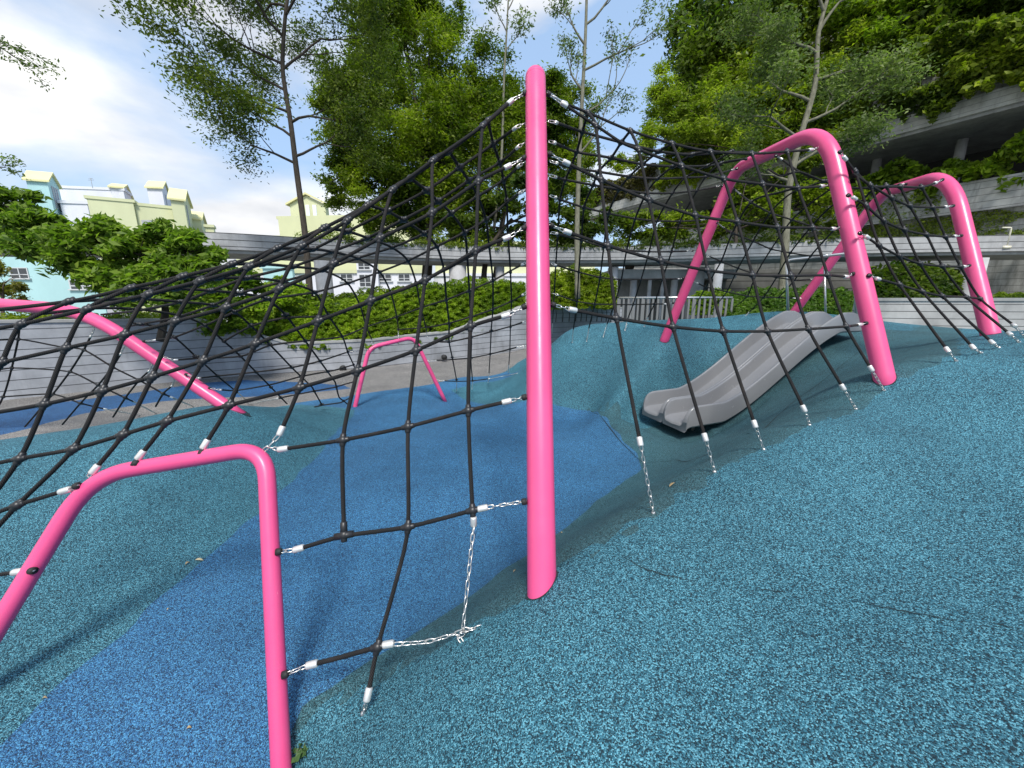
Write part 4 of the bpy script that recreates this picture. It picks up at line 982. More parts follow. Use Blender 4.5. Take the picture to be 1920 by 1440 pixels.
def hang(name, label, s0, s1, o, z_top, z_bot, n, size, mt, thick=.35, group='plants on the terraces', rag=.5, cat='hanging plant'):
    """leaves cascading over a wall: dense curtains with an uneven lower edge"""
    e_loc = pl((s0+s1)/2, o, (z_top+z_bot)/2)
    s = rng.uniform(s0, s1, n*2); ph = rng.uniform(0, 6.28, 6)
    edge = z_bot + rag*(np.sin(s*1.9+ph[0])*.5+np.sin(s*4.7+ph[1])*.35+np.sin(s*11+ph[2])*.3+.4)
    top = z_top + rag*.8*(np.sin(s*1.3+ph[3])*.6+np.sin(s*3.1+ph[4])*.4)
    t = rng.uniform(0, 1, n*2); z = edge+(top-edge)*t
    cl = fn(s, z, 4.5, int(n) % 97)*.7+fn(s, z, 1.6, int(n) % 89)*.6; keep = rng.uniform(0, 1, n*2) < .45+.22*cl
    s = s[keep][:n]; z = z[keep][:n]; cl = cl[keep][:n]
    oo = o+thick*(.5+.33*cl)+rng.normal(0, thick*.22, len(s))
    a = pl(0); d = np.array([.498, -.867]); nn = np.array([-.867, -.498])
    pos = np.stack([a.x+d[0]*s+nn[0]*oo, a.y+d[1]*s+nn[1]*oo, z], 1)
    e = empty(name, e_loc, label, cat, group)
    leaf_mesh('foliage', pos, size, mt, e, .5, .35, .35)
    return e
hang('hanging_ivy', 'dense wall of ivy leaves covering the upper terrace at top right', 8, 34, -1.6, ZZ(15), ZZ(7.8), 75000, .36, LF_IVY, 1.3, rag=1.0)
hang('hanging_ivy', 'bright ivy fringe hanging over the pale fascia at upper right', 7, 34, .35, ZZ(9.4), ZZ(6.78), 52000, .30, LF_IVY, 1.0, rag=.55)
hang('hanging_vines', 'dry brown vines hanging over the upper fascia behind the net', -4, 6, .2, ZZ(8.6), ZZ(7.0), 6000, .34, leafmat('leaf_dry', (.05, .045, .015), (.16, .14, .05)), .5, rag=.4)
hang('hanging_ivy', 'thin vines creeping down the grooved terrace wall at right', 12, 24, .1, ZZ(4.3), ZZ(2.9), 2200, .17, LF_MID, .12, rag=.6)
hang('creeper', 'pale green creeper spread over the lower terrace wall at far right', 14, 27, -.25, ZZ(3.1), ZZ(2.0), 9000, .15, LF_YEL, .12, rag=.3)
hang('creeper', 'bright green bushes along the terrace ledge under the overhang', 9, 17, -.6, ZZ(4.9), ZZ(4.0), 6000, .26, LF_HEDGE, .7, rag=.5)
hang('creeper', 'leafy yellow green bush on the terrace at the right edge', 20.5, 27, -.6, ZZ(5.2), ZZ(4.0), 4500, .36, LF_HEDGE, .9, rag=.7)
# strip of grasses and small plants on the walkway
def ring_plants(name, label, t0, t1, n, h, size, mt, cat='ground cover', droop=0.0):
    Ls = cr_spline(rln, 8); m = len(Ls)-1; i = rng.uniform(t0*8, t1*8, n); i0 = np.minimum(i.astype(int), m-1); f = i-i0
    A = np.array([list(v) for v in Ls]); q = A[i0]*(1-f[:, None])+A[i0+1]*f[:, None]
    q[:, 1] += rng.uniform(-.05, 1.2, n); ph = np.sin(i*1.7)+np.sin(i*3.9+1)*.6
    q[:, 2] = RT-.12+np.abs(rng.normal(0, 1, n))*h*(.55+.3*ph)
    o = leaf_mesh(name, q, size, mt, None, .22, -.5, .2); return tag(o, label, cat, kind='stuff')
ring_plants('walkway_grass', 'long green grasses spilling over the walkway edge behind the net', 3.0, 7.9, 9000, .28, .34, LF_FINE)
ring_plants('walkway_plants', 'low mixed plants on the walkway roof behind the small trees', 2.6, 4.6, 5000, .34, .2, LF_BRIGHT)
# ------------------------------------------------------------------ trees
blob_tree('dense_tree', 'huge dense fine-leaved green tree behind the net, left of the middle pole',
 [(750, 60, 21, 110, 95), (870, 160, 22, 100, 100), (690, 170, 20, 95, 90), (650, 280, 19.5, 60, 70), (760, 280, 20, 130, 100), (880, 300, 22, 120, 90), (700, 350, 19.5, 85, 60), (800, 390, 21, 110, 45), (810, 10, 22, 75, 80), (740, -40, 22, 110, 70), (700, 415, 20, 60, 30), (870, 400, 21, 80, 45), (780, 420, 20.5, 70, 25), (640, 330, 19.5, 50, 70), (640, 180, 20, 55, 90), (700, 60, 21, 70, 80), (800, 300, 20.5, 110, 90), (820, 200, 21.5, 130, 110), (900, 240, 22, 90, 90)],
 [(800, 520, 20.5), (805, 430, 20.5), (800, 330, 20.5), (790, 250, 21)], 0.28, 200000, .21, LF_MID, BARKD, group=GRP_T, sub=17, spread=.125, aspect=.36, shell=(.35, 1.03))
blob_tree('dense_tree', 'rounded green tree directly behind the top of the middle pole',
 [(1000, 190, 24, 85, 65), (1040, 230, 24, 80, 90), (960, 260, 24, 90, 90), (1060, 320, 24, 60, 80)],
 [(930, 520, 24), (940, 430, 24), (960, 330, 24), (990, 260, 24)], .2, 80000, .21, LF_MID, BARKD, group=GRP_T, sub=16, spread=.125, shell=(.4, 1.03), aspect=.36)
blob_tree('broadleaf_tree', 'darker broad-leaved tree low behind the middle pole',
 [(960, 370, 19.5, 70, 60), (880, 430, 20, 60, 25), (1000, 435, 20, 60, 22), (1080, 440, 20, 50, 22), (1060, 390, 19.5, 70, 60), (900, 400, 20, 60, 45), (1110, 420, 20, 45, 35)],
 [(905, 545, 19.5), (915, 470, 19.5), (960, 410, 19.5)], .16, 24000, .30, LF_DARK, BARKD, group=GRP_T, sub=7, aspect=.36)
# airy tree at left
def airy(name, label, trunk, r, starts, mt, bark, size, per, spread, depth=3, L0=1.5, group=GRP_T, kids=3, sprd=.6, upb=.12, aspect=.4):
    T = [P(*q) for q in trunk]; e = empty(name, T[0], label, 'tree', group); b = MB(); n = (len(T)-1)*5
    b.tube(cr_spline(T, 5), [r*(1-.6*i/n) for i in range(n+1)], 10); tips = []
    for (i, (dx, dy, dz), L) in starts:
        i0 = int(i); p = T[i0].lerp(T[min(i0+1, len(T)-1)], i-i0)
        branch_tree(b, tips, p, (dx, dy, dz), L, r*.42, depth, sprd, kids, upb)
    b.build('trunk', bark, e, True)
    leaf_mesh('crown', tip_leaves(tips, per, spread), size, mt, e, aspect, .15, .45)
    return e
random.seed(11)
airy('slender_tree', 'airy fine-leaved tree with a thin dark trunk rising at upper left',
 [(582, 560, 13), (572, 440, 13), (556, 320, 12.9), (545, 230, 12.8), (530, 130, 12.7), (535, 30, 12.6), (548, -60, 12.6)], .108,
 [(2.15, (-.85, -.2, .3), 1.3), (2.3, (.9, .2, .25), 1.1), (2.7, (-.9, .3, .45), 1.6), (3.0, (.9, -.2, .35), 1.4), (3.2, (-1, -.3, .3), 1.8), (3.6, (-.8, .5, .5), 2.2), (4.0, (.8, .3, .5), 1.7), (4.1, (-1, 0, .45), 1.9), (4.6, (-.7, -.4, .6), 2.0), (5, (.7, -.3, .5), 1.6), (5.2, (-.9, .3, .4), 1.9), (5.7, (-.6, 0, .8), 1.6), (5.9, (.6, 0, .7), 1.5)], LF_FINE, BARKD, .13, 40, .27, depth=3, sprd=.62)
random.seed(5)
airy('sparse_tree', 'tall sparse young tree with pale trunk and few leaves right of the middle pole',
 [(1083, 560, 13.5), (1082, 430, 13.5), (1086, 300, 13.5), (1092, 180, 13.4), (1098, 60, 13.4), (1102, -80, 13.4)], .10,
 [(2.1, (.8, .1, .55), 1.1), (2.7, (.85, .2, .6), 1.5), (3.1, (-.7, .1, .7), .8), (3.4, (.9, -.1, .5), 1.6), (3.8, (-.7, 0, .7), .9), (4.1, (.9, .2, .5), 1.5), (4.5, (.8, -.2, .6), 1.3), (4.8, (-.8, 0, .6), 1.0)], LF_GREY, BARKG, .12, 14, .14, depth=2, sprd=.45, upb=.25)
random.seed(8)
airy('sparse_tree', 'wispy leafless-looking treetop hanging over the gap above the dense trees',
 [(925, 440, 20), (940, 300, 20), (945, 150, 20), (950, 60, 20), (955, -40, 20)], .08,
 [(2.6, (.6, 0, .8), 1.2), (3.0, (-.5, 0, .9), 1.2), (3.4, (.6, 0, .7), 1.3), (3.7, (-.6, 0, .8), 1.2)], LF_GREY, BARKG, .2, 26, .3, depth=1, sprd=.4, upb=.3)
random.seed(21)
airy('terrace_tree', 'slim grey-green tree in front of the terraces, just above the near tall arch',
 [(1462, 600, 12), (1472, 470, 12), (1478, 360, 12), (1500, 260, 12), (1528, 160, 12), (1535, 60, 12), (1560, -30, 12)], .12,
 [(2.2, (-.8, .2, .4), 1.0), (2.5, (.9, .1, .4), 1.1), (3.0, (-.8, -.2, .5), 1.3), (3.3, (.9, 0, .35), 1.3), (3.7, (-.7, .3, .6), 1.2), (4.1, (.9, .2, .4), 1.3), (4.6, (-.8, 0, .5), 1.3), (5, (.7, 0, .6), 1.2), (5.4, (-.6, 0, .7), 1.2)], LF_GREY, BARKG, .13, 60, .24, depth=2)
blob_tree('broadleaf_tree', 'tall dark glossy-leaved tree against the sky at upper right',
 [(1330, 120, 30, 60, 110), (1400, 60, 30, 90, 80), (1300, 190, 30, 45, 60), (1420, 150, 30, 70, 80), (1360, -20, 30, 80, 60), (1500, 60, 31, 80, 110), (1290, 60, 31, 40, 60)],
 [(1400, 340, 30), (1395, 240, 30), (1390, 150, 30), (1385, 60, 30)], .3, 34000, .42, LF_DARK, BARKD, group='trees on the terraces', sub=6, spread=.2, aspect=.45)
blob_tree('feathery_shrub', 'bright yellow-green feathery shrubs on the upper terrace edge behind the net',
 [(1290, 250, 26, 55, 55), (1250, 190, 27, 30, 60), (1370, 230, 25, 70, 65), (1450, 220, 24, 75, 60), (1330, 180, 26, 40, 45), (1420, 150, 25, 45, 50), (1230, 270, 26, 50, 35), (1530, 190, 23, 60, 70), (1560, 110, 24, 60, 60), (1640, 80, 22, 70, 60), (1180, 300, 27, 40, 22)],
 [(1400, 330, 25), (1400, 300, 25), (1400, 270, 25)], .12, 42000, .30, LF_BRIGHT, BARK, cat='shrub', group='plants on the terraces', sub=7, spread=.17, aspect=.26, droop=-.2)
blob_tree('feathery_shrub', 'yellow green plants along the top edge of the picture at right',
 [(1720, 30, 20, 90, 50), (1840, 20, 19, 100, 50), (1930, -10, 19, 80, 60), (1650, -10, 21, 80, 60)],
 [(1760, 120, 20), (1760, 90, 20), (1760, 60, 20)], .12, 20000, .28, LF_HEDGE, BARK, cat='shrub', group='plants on the terraces', sub=7, spread=.17, aspect=.4)
blob_tree('shrub', 'mid green shrubs below the upper fascia, seen through the net',
 [(1180, 428, 24, 60, 24), (1260, 425, 24, 60, 24), (1340, 410, 23, 50, 38), (1420, 400, 22, 60, 45), (1500, 390, 21, 60, 50), (1560, 380, 20, 45, 45), (1400, 335, 23, 45, 35), (1490, 310, 22, 50, 40)],
 [(1380, 470, 22), (1380, 440, 22), (1380, 420, 22)], .12, 30000, .24, LF_MID, BARKD, cat='shrub', group='plants on the terraces', sub=7, spread=.17)
# pergola shrub at left, with long leaflets
blob_tree('climbing_shrub', 'large glossy climbing shrub heaped over the walkway at far left',
 [(215, 520, 7.3, 60, 24), (250, 550, 7.3, 70, 22), (330, 550, 7.3, 60, 28), (20, 392, 7.6, 75, 40), (-60, 420, 7.6, 90, 50), (100, 440, 7.4, 80, 50), (170, 470, 7.3, 80, 50), (260, 475, 7.3, 80, 48), (340, 480, 7.3, 62, 48), (90, 455, 7.4, 60, 18), (200, 440, 7.6, 60, 28), (300, 445, 7.6, 60, 28), (370, 470, 7.4, 38, 45), (190, 505, 7.3, 50, 22), (280, 525, 7.3, 80, 20), (360, 515, 7.3, 50, 25)],
 [(300, 640, 7.6), (310, 580, 7.6), (290, 530, 7.6), (240, 480, 7.6)], .07, 42000, .165, leafmat('leaf_shrub', (.04, .09, .012), (.24, .33, .04)), BARKD, cat='shrub', sub=22, spread=.16, aspect=.4, up=.6, droop=.25, shell=(.5, 1.0))
blob_tree('shrub', 'yellowing leafy bush at the left edge above the grooved wall',
 [(10, 525, 11, 50, 40), (-40, 520, 11, 60, 60)], [(5, 600, 11), (5, 570, 11), (5, 550, 11)], .05, 3500, .13, leafmat('leaf_autumn', (.10, .10, .02), (.30, .27, .05)), BARK, cat='shrub', sub=10)
blob_tree('shrub', 'leafy broad-leaved bush spilling over the wall left of the trimmed hedge',
 [(370, 575, 9.8, 60, 42), (440, 590, 9.6, 70, 50), (490, 560, 10.2, 60, 42), (420, 535, 10, 60, 35), (350, 540, 10, 40, 35), (530, 545, 11, 50, 30), (400, 615, 9.4, 45, 25)],
 [(430, 640, 10), (430, 610, 10), (430, 590, 10)], .05, 19000, .165, leafmat('leaf_broad', (.04, .09, .008), (.26, .36, .025)), BARKD, cat='shrub', sub=14, aspect=.5, droop=.3)
# hedges: bands of fine leaves following the wall
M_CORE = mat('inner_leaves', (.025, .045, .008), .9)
def hedge(name, label, pts, n, size, mt, depth_m, group='hedges along the walls'):
    """pts: (px, y_top, y_bottom, z)"""
    m = len(pts); t = rng.uniform(0, m-1, n*2); i = np.minimum(t.astype(int), m-2); f = t-i; A = np.array(pts, float)
    q = A[i]*(1-f[:, None])+A[i+1]*f[:, None]; u = rng.uniform(0, 1, n*2)**.8
    bump_ = (np.sin(q[:, 0]*.07)+np.sin(q[:, 0]*.19+1)+np.sin(q[:, 0]*.031+2))*2.6
    y = q[:, 1]+bump_*(1-u)+(q[:, 2]-q[:, 1])*u
    cl = fn(q[:, 0], y*1.4, .33, 3)*.6+fn(q[:, 0], y*1.4, .12, 4)*.5
    z = q[:, 3]+depth_m*(1-u)**1.2 + (-.06*cl)*(q[:, 3]/10) + np.abs(rng.normal(0, .10, n*2)) + rng.uniform(0, depth_m, n*2)*(u < .12)
    keep = rng.uniform(0, 1, n*2) < .5+.2*cl
    X = (q[:, 0]-960)/F*z; d = (y-720)/F*q[:, 3]; W = np.stack([(q[:, 0]-960)/F*z, z*CP-d*SP, CZ-z*SP-d*CP], 1)
    W[:, 2] = CZ - q[:, 3]*SP - d*CP
    W = W[keep][:n]; c = W.mean(0)
    e = empty(name, (c[0], c[1], c[2]-.5), label, 'hedge', group)
    leaf_mesh('foliage', W, size, mt, e, .42, -.1, .5)
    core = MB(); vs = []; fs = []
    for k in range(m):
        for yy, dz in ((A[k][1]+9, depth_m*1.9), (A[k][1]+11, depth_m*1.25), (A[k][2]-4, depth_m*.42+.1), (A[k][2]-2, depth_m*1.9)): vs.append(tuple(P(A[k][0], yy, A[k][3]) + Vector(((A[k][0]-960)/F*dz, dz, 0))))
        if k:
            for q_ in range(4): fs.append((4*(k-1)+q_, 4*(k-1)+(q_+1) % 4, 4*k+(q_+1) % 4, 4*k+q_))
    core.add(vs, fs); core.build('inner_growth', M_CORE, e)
    a = MB()
    for k in range(m-1):
        for s in range(4):
            q0 = A[k]+(A[k+1]-A[k])*s/4; p = P(q0[0], q0[2], q0[3]+depth_m*.9); a.tube([p+Vector((0, 0, -.5)), p+Vector((.02, 0, -.2)), p+Vector((-.02, .03, .05))], [.02, .015, .006], 5)
    a.build('stems', BARKD, e, True)
    return e
def zwall(px):   # depth of the planter wall line at a pixel column
    zs = [g.y*CP-(g.z-CZ)*SP for g in wl]; return float(np.interp(px, [a for a, _ in wb], zs))
hp = []
for x, yt, yb in ((455, 570, 630), (520, 566, 650), (600, 562, 655), (700, 555, 652), (780, 528, 645), (850, 522, 634), (920, 520, 618), (985, 528, 592)): hp.append((x, yt, yb, zwall(x)-.12))
hedge('clipped_hedge', 'long bright fine-leaved hedge hanging over the planter wall left of the pole', hp, 95000, .10, LF_HEDGE, .7)
hedge('hedge', 'leafy hedge on the grooved wall just right of the middle pole', [(1030, 505, 580, 13.8), (1080, 492, 578, 13.8), (1120, 500, 578, 13.8), (1155, 525, 580, 13.8)], 9000, .17, LF_MID, 1.2)
hedge('hedge', 'glossy low hedge behind the top of the slide', [(1365, 545, 598, 9.6), (1420, 533, 600, 9.6), (1500, 538, 602, 9.4), (1570, 535, 603, 9.2), (1612, 548, 603, 9.1)], 9000, .13, leafmat('leaf_glossy', (.03, .075, .012), (.13, .21, .03)), 1.0)
hedge('hedge', 'low hedge behind the wall at the right edge', [(1860, 552, 575, 8.2), (1960, 545, 575, 8.0)], 2500, .10, LF_MID, .8)
hedge('hedge', 'dark plants in the shade under the walkway at right', [(1610, 490, 575, 14), (1720, 480, 575, 14), (1800, 500, 575, 14)], 4500, .26, LF_DARK, 1.5)
hedge('hedge', 'low plants behind the railing', [(1290, 555, 590, 12), (1370, 535, 590, 12)], 2500, .13, LF_HEDGE, .8)
hedge('hedge', 'low greenery along the top of the wall behind the far left arch', [(-60, 590, 606, zwall(0)+.3), (60, 588, 606, zwall(60)+.3), (140, 590, 604, zwall(140)+.3), (230, 590, 604, zwall(230)+.3), (330, 580, 604, zwall(330)+.3)], 4500, .08, LF_MID, .8)
hedge('hedge', 'pale leafy plants standing behind the clipped hedge', [(560, 552, 580, 12.8), (640, 548, 575, 13.2), (720, 540, 570, 13.6), (770, 530, 560, 14)], 5000, .14, LF_MID, .6)
# branch tips entering the frame at the left edge
random.seed(3)
def twig(label, root, dirs):
    T = P(*root); e = empty('overhanging_branch', T, label, 'branch', 'branch tips at the left edge'); b = MB(); tips = []
    for d in dirs: branch_tree(b, tips, T, d, .55, .012, 1, .5, 3, .0, .2)
    b.build('twigs', BARKD, e, True); leaf_mesh('leaves', tip_leaves(tips, 14, .06), .075, LF_GREY, e, .4, .3, .5)
twig('small leafy branch tip entering the picture at the upper left edge', (-30, 70, 7), [(1, 0, -.1), (1, .2, -.35), (1, -.2, .0)])
twig('tiny branch tip at the left edge just above the climbing shrub', (-45, 312, 7), [(1, 0, -.05)])
#==PART4==
# ------------------------------------------------------------------ pastel apartment blocks behind
def plaster(name, c):
    m = mat(name, c, .85, spec=.2); n, L, b = nodes(m); f = noise(n, L, posnode(n, L, (1, 1, .4)), .25, 6, .6)
    r = ramp(n, [(.3, tuple(x*.86 for x in c)), (.7, c)]); L.new(f, r.inputs[0]); L.new(r.outputs[0], b.inputs['Base Color']); return m
M_CY = plaster('cyan_plaster', (.42, .64, .64)); M_WH = plaster('white_plaster', (.72, .72, .76)); M_YE = plaster('yellow_plaster', (.64, .65, .40)); M_YR = plaster('yellow_roof', (.72, .68, .36))
M_WIN = mat('dark_glass', (.05, .055, .06), .15); M_SHUT = mat('window_frame', (.55, .56, .56), .5); M_GR = plaster('grey_plaster', (.42, .42, .44))
def wx(px, z, py=450): return P(px, py, z).x
def zy(py, z, px=960): return P(px, py, z).z
def wy(z, py=400): return P(960, py, z).y
def face_block(parent, name, pl_, pr, ptop, z, depth, m, zbot=-2.0, trim=True, pbot=None, tm=None):
    x0, x1 = wx(pl_, z), wx(pr, z); zt_ = zy(ptop, z); y0 = wy(z); zb = zy(pbot, z) if pbot else zbot
    b = MB(); b.box(((x0+x1)/2, y0+depth/2, (zt_+zb)/2), (x1-x0, depth, zt_-zb)); b.build(name, m, parent)
    if trim:
        b = MB(); b.box(((x0+x1)/2, y0+depth/2, zt_+.12), (x1-x0+.5, depth+.5, .5)); b.build('cornice', tm or m, parent)
    return x0, x1, y0, zt_
def gable_x(parent, pl_, pr, peave, pridge, z, depth, m, roofm, slots=True, zbot=None):
    """block with its ridge parallel to the picture, the gable end looking right"""
    x0, x1 = wx(pl_, z), wx(pr, z); y0 = wy(z); ze = zy(peave, z); zr = zy(pridge, z); zb = zbot if zbot is not None else ze-6
    b = MB(); b.box(((x0+x1)/2, y0+depth/2, (ze+zb)/2), (x1-x0, depth, ze-zb))
    b.add([(x0, y0, ze), (x0, y0+depth, ze), (x0, y0+depth/2, zr), (x1, y0, ze), (x1, y0+depth, ze), (x1, y0+depth/2, zr)], [(0, 1, 2), (3, 5, 4)])
    b.build('tower', m, parent)
    o = .35; b = MB(); t = .18
    for sgn, ya in ((1, y0-o), (-1, y0+depth+o)):
        zl = ze-o*(zr-ze)/(depth/2); ym = y0+depth/2
        b.add([(x0-o, ya, zl), (x1+o, ya, zl), (x1+o, ym, zr), (x0-o, ym, zr), (x0-o, ya, zl+t), (x1+o, ya, zl+t), (x1+o, ym, zr+t), (x0-o, ym, zr+t)], [(0, 1, 2, 3), (4, 7, 6, 5), (0, 4, 5, 1), (1, 5, 6, 2), (3, 2, 6, 7), (0, 3, 7, 4)])
    b.build('roof', roofm, parent)
    if slots:
        for k in (-1, 0, 1):
            b = MB(); b.box((x1+.04, y0+depth/2+k*depth*.2, (ze+zb)/2+ (ze-zb)*.08), (.1, depth*.09, (ze-zb)*.5)); b.build('window', M_GR, parent)
def windows(parent, cols_, rows_, z, y0, frame=True):
    for (xa, xb) in cols_:
        for (ya, yb) in rows_:
            x0, x1, z1, z0_ = wx(xa, z), wx(xb, z), zy(ya, z), zy(yb, z); cx, cz = (x0+x1)/2, (z0_+z1)/2; w_, h = x1-x0, z1-z0_
            b = MB(); b.box((cx, y0-.02, cz), (w_, .08, h)); o = b.build('window', M_WIN, parent)
            b = MB(); fr = .09*w_
            b.box((cx, y0-.1, z0_-.1), (w_+.5, .3, .16))
            for xx in (x0, cx, x1): b.box((xx, y0-.075, cz), (fr*.6, .06, h))
            for zz in (z0_+h*.33, z1-.05): b.box((cx, y0-.072, zz), (w_, .05, fr*.5))
            b.build('frame', M_SHUT, o)

def zf(py, h):      # depth at which a point h above the camera shows at pixel row py
    return h/((720-py)/F*CP-SP)
def corner(px, py, h): return P(px, py, zf(py, h))
def prism(parent, name, h, A, B, C, m, zbot=-2.0, trim=.35, gable=0, roofm=None, slots=0):
    a, b_, c = corner(*A, h), corner(*B, h), corner(*C, h); d = a+(c-b_); top = CZ+h; fp = [Vector((q.x, q.y, 0)) for q in (a, b_, c, d)]
    b = MB(); b.add([(q.x, q.y, zbot) for q in fp]+[(q.x, q.y, top) for q in fp], [(0, 1, 2, 3), (7, 6, 5, 4), (0, 4, 5, 1), (1, 5, 6, 2), (2, 6, 7, 3), (3, 7, 4, 0)])
    ctr = sum(fp, Vector())/4
    if gable:
        m1 = (fp[1]+fp[2])/2; m2 = (fp[0]+fp[3])/2
        b.add([(fp[1].x, fp[1].y, top), (fp[2].x, fp[2].y, top), (m1.x, m1.y, top+gable), (fp[0].x, fp[0].y, top), (fp[3].x, fp[3].y, top), (m2.x, m2.y, top+gable)], [(0, 1, 2), (4, 3, 5)])
        r = MB(); ux = (fp[1]-fp[0]).normalized()*.35; uy = (fp[2]-fp[1]).normalized()*.35
        for s_, p, q in ((-1, fp[0], fp[1]), (1, fp[3], fp[2])):
            dz = gable*.35/max(.5, (fp[2]-fp[1]).length/2); P0 = p-ux+uy*s_; P1 = q+ux+uy*s_
            lo = [(P0.x, P0.y, top-dz), (P1.x, P1.y, top-dz), (m1.x+ux.x, m1.y+ux.y, top+gable), (m2.x-ux.x, m2.y-ux.y, top+gable)]
            r.add(lo+[(x, y, z+.28) for x, y, z in lo], [(0, 3, 2, 1), (4, 5, 6, 7), (0, 1, 5, 4), (1, 2, 6, 5), (3, 7, 6, 2), (0, 4, 7, 3)])
        r.build('roof', roofm, parent)
    b.build(name, m, parent)
    if trim and not gable:
        k = MB(); g = [ctr+(q-ctr)*(1+.3/max(1, (q-ctr).length)) for q in fp]
        k.add([(q.x, q.y, top-.15) for q in g]+[(q.x, q.y, top+.3) for q in g], [(0, 1, 2, 3), (7, 6, 5, 4), (0, 4, 5, 1), (1, 5, 6, 2), (2, 6, 7, 3), (3, 7, 4, 0)]); k.build('cornice', roofm or m, parent)
    if slots:
        e = fp[2]-fp[1]; n_ = Vector((e.y, -e.x, 0)).normalized()
        for t in (.3, .5, .7)[:slots]:
            q = fp[1]+e*t+n_*.02; rz = math.atan2(e.y, e.x); k = MB(); k.box((q.x, q.y, top-2.2), (e.length*.1, .12, 3.4), rz); k.build('window', M_GR, parent)
    return fp, top
bc = empty('apartment_block', (wx(60, 60), wy(60), 0), 'pale cyan apartment block with gabled roof tower at far left', 'building', 'pastel apartment blocks')
prism(bc, 'tower', 18.3, (48, 336), (88, 339), (110, 351), M_CY, gable=1.5, roofm=M_YR, slots=3)
prism(bc, 'wall', 14, (-200, 380), (115, 405), (118, 410), M_CY)
face_block(bc, 'lower_wall', -180, 158, 440, 50, .5, M_CY, trim=False)
windows(bc, [(100, 148)], [(523, 541)], 50, wy(50)); windows(bc, [(-10, 24)], [(500, 520)], 50, wy(50))
bw = empty('apartment_block', (wx(180, 70), wy(70), 0), 'white apartment block with low roof blocks between the cyan and yellow ones', 'building', 'pastel apartment blocks')
prism(bw, 'wall', 19.5, (108, 351), (231, 356), (244, 366), M_WH)
prism(bw, 'lower_wall', 15.5, (112, 379), (163, 381), (170, 386), M_WH)
prism(bw, 'tower', 19.8, (207, 351), (229, 353), (247, 373), M_WH, gable=1.4, roofm=M_YR)
prism(bw, 'tower', 20.5, (275, 352), (303, 353), (320, 376), M_WH, gable=2.2, roofm=M_YR, slots=1)
face_block(bw, 'balcony_wall', 160, 200, 520, 49, 1, M_GR); windows(bw, [(178, 198)], [(545, 556)], 49, wy(49))
by = empty('apartment_block', (wx(270, 64), wy(64), 0), 'yellow apartment block with stepped roof towers at left', 'building', 'pastel apartment blocks')
prism(by, 'wall', 15.5, (162, 370), (249, 378), (257, 384), M_YE)
prism(by, 'wall', 15.2, (252, 383), (322, 390), (330, 394), M_YE)
prism(by, 'tower', 16.5, (319, 372), (344, 375), (357, 388), M_YE, gable=2.0, roofm=M_YR, slots=1)
prism(by, 'tower', 14.5, (357, 409), (376, 411), (384, 419), M_YE, gable=1.4, roofm=M_YR)
prism(by, 'wall', 13, (384, 424), (400, 425), (403, 428), M_YE)
q = corner(268, 416, 11.5); b = MB(); 
face_block(by, 'stair_wall', 262, 281, 412, 61.0, .3, M_GR, pbot=422, trim=False)
bm_ = empty('apartment_block', (wx(600, 64), wy(64), 0), 'yellow and white apartment block with a front gable behind the thin trunk', 'building', 'pastel apartment blocks')
prism(bm_, 'wall', 13.2, (521, 409), (800, 404), (801, 404.5), M_YE)
xa, xb = wx(545, 65), wx(611, 65); ze, zr = zy(384, 65), zy(368, 65); yg = wy(65); b = MB(); xm = (xa+xb)/2
b.box((xm, yg+.6, (ze+10)/2), (xb-xa, 1.2, ze-10)); b.add([(xa, yg, ze), (xb, yg, ze), (xm, yg, zr), (xa, yg+1.2, ze), (xb, yg+1.2, ze), (xm, yg+1.2, zr)], [(0, 1, 2), (4, 3, 5)]); b.build('gable', M_YE, bm_)
b = MB()
for s_, q in ((xa-.5, ze-.2), (xb+.5, ze-.2)):
    b.add([(s_, yg-.4, q), (xm, yg-.4, zr+.1), (xm, yg+1.4, zr+.1), (s_, yg+1.4, q), (s_, yg-.4, q+.3), (xm, yg-.4, zr+.4), (xm, yg+1.4, zr+.4), (s_, yg+1.4, q+.3)], [(0, 1, 2, 3), (4, 7, 6, 5), (0, 4, 5, 1), (3, 2, 6, 7), (0, 3, 7, 4)])
b.build('roof', M_YR, bm_); M_PW = plaster('pale_window', (.8, .82, .88))
for xx in (566, 578, 591):
    b = MB(); b.box((wx(xx, 65), yg-.05, zy(396, 65)), (.62, .12, 1.9)); b.build('window', M_PW, bm_)
yw = wy(58); face_block(bm_, 'lower_wall', 430, 800, 509, 58, .4, M_WH, tm=M_YE); face_block(bm_, 'balcony_wall', 660, 700, 480, 57, .5, M_WH)
face_block(bm_, 'upper_wall', 430, 800, 440, 59.5, .4, M_YE, trim=False)
windows(bm_, [(582, 607), (628, 651), (702, 726), (740, 762)], [(512, 525), (548, 560)], 58, yw); windows(bm_, [(664, 686)], [(488, 503), (513, 536), (548, 560)], 57, wy(57))
bn = empty('apartment_block', (wx(900, 66), wy(66), 0), 'yellow and white apartment block glimpsed under the walkway left of the pole', 'building', 'pastel apartment blocks')
face_block(bn, 'wall', 812, 1120, 455, 70, 10, M_YE); face_block(bn, 'lower_wall', 808, 1125, 515, 68.5, 1.4, M_WH)
windows(bn, [(850, 868), (895, 912), (925, 940)], [(517, 527)], 68.5, wy(68.5))
bo = empty('apartment_block', (wx(500, 56), wy(56), 0), 'pale green-blue house front glimpsed through the net under the walkway', 'building', 'pastel apartment blocks')
face_block(bo, 'wall', 478, 535, 500, 56, .6, M_CY); windows(bo, [(500, 522)], [(520, 535)], 56, wy(56))
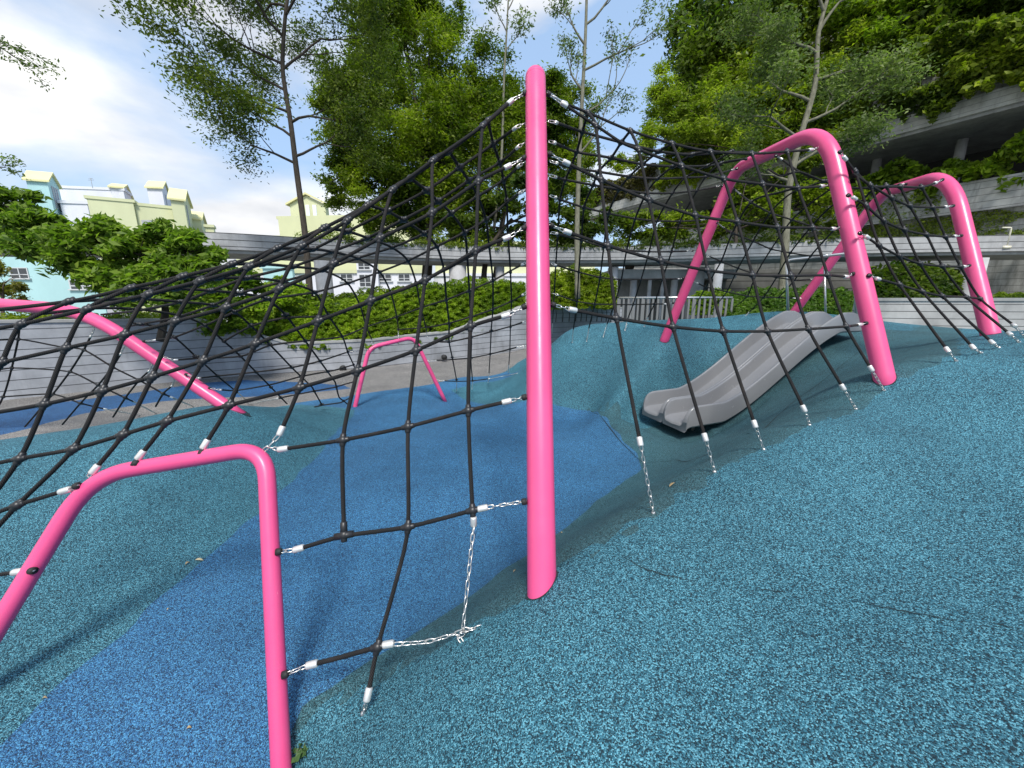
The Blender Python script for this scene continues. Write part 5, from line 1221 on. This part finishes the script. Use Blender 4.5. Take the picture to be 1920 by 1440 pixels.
# roof aerial
b = MB(); q = P(174, 353, 66); b.tube([q, q+Vector((0, 0, 1.6))], .05, 6); b.tube([q+Vector((-.5, 0, 1.3)), q+Vector((.5, 0, 1.3))], .04, 5); b.tube([q+Vector((-.35, 0, 1.6)), q+Vector((.35, 0, 1.55))], .04, 5); b.build('aerial', M_STEEL, bw)
# ------------------------------------------------------------------ litter and weeds
M_DRY = mat('dry_leaf', (.36, .26, .13), .7)
def litter(px, py, L, rot, label, m=M_DRY):
    p = hit(px, py); p.z = gz(p.x, p.y)+.006; b = MB(); n = 6; vs = []; fs = []
    for i in range(n+1):
        t = i/n; wd = L*.2*math.sin(math.pi*min(1, t*1.02))**.8+.0005; u = (t-.5)*L; h = .010*math.sin(math.pi*t)
        for s, hh in ((-1, h+.004), (0, h), (1, h+.005)):
            x = u*math.cos(rot)-s*wd*math.sin(rot); y = u*math.sin(rot)+s*wd*math.cos(rot); vs.append((p.x+x, p.y+y, gz(p.x+x, p.y+y)+.004+hh))
        if i:
            k = (i-1)*3; fs += [(k, k+1, k+4, k+3), (k+1, k+2, k+5, k+4)]
    b.add(vs, fs); o = b.build('fallen_leaf', m, None, True); o.modifiers.new('t', 'SOLIDIFY').thickness = .0008
    return tag(o, label, 'leaf', 'fallen dry leaves')
litter(374, 1052, .05, .2, 'pale dry leaf on the blue edge left of the low arch leg', mat('pale_leaf', (.6, .5, .3), .7)); litter(352, 1058, .03, 1.2, 'small brown dry leaf beside the pale dry leaf')
litter(965, 1073, .025, .9, 'small orange dry leaf just left of the middle pole foot'); litter(1052, 1001, .025, 2.2, 'small brown dry leaf just right of the middle pole')
litter(1260, 911, .05, .5, 'reddish dry leaf on the dark slope behind the first hanging chain'); litter(355, 1368, .02, .3, 'tiny tan dry leaf on the blue floor at the bottom left')
litter(85, 1312, .018, .3, 'tiny tan dry leaf on the teal and blue border at bottom left'); litter(316, 1145, .015, 1.3, 'tiny brown dry leaf on the blue floor left of the low arch')
for x, y, lb in ((1497, 600, 'white scrap lying at the top of the slide'), (1478, 603, 'smaller white scrap at the top edge of the slide')):
    p = P(x, y, 6.6); p.z = gz(p.x, p.y)+.02; b = MB(); b.ball(p, .035, Matrix.Diagonal((1.3, 1, .5)), 8, 6); tag(b.build('paper_scrap', mat('white_scrap', (.75, .76, .76), .7), None, True), lb, 'litter')
wd_ = hit(567, 1412); e = empty('weed', wd_, 'small green weed growing against the foot of the low pink arch', 'weed')
leaf_mesh('leaves', np.array(wd_)+rng.normal(size=(26, 3))*np.array([.018, .02, .012])+np.array([0, 0, .02]), .038, leafmat('leaf_weed', (.06, .12, .04), (.16, .26, .09)), e, .6, 0, .6)
b = MB()
for _ in range(5): b.tube([wd_, wd_+Vector((random.uniform(-.02, .02), random.uniform(-.02, .02), .03))], .0015, 4)
b.build('stems', BARK, e, True)
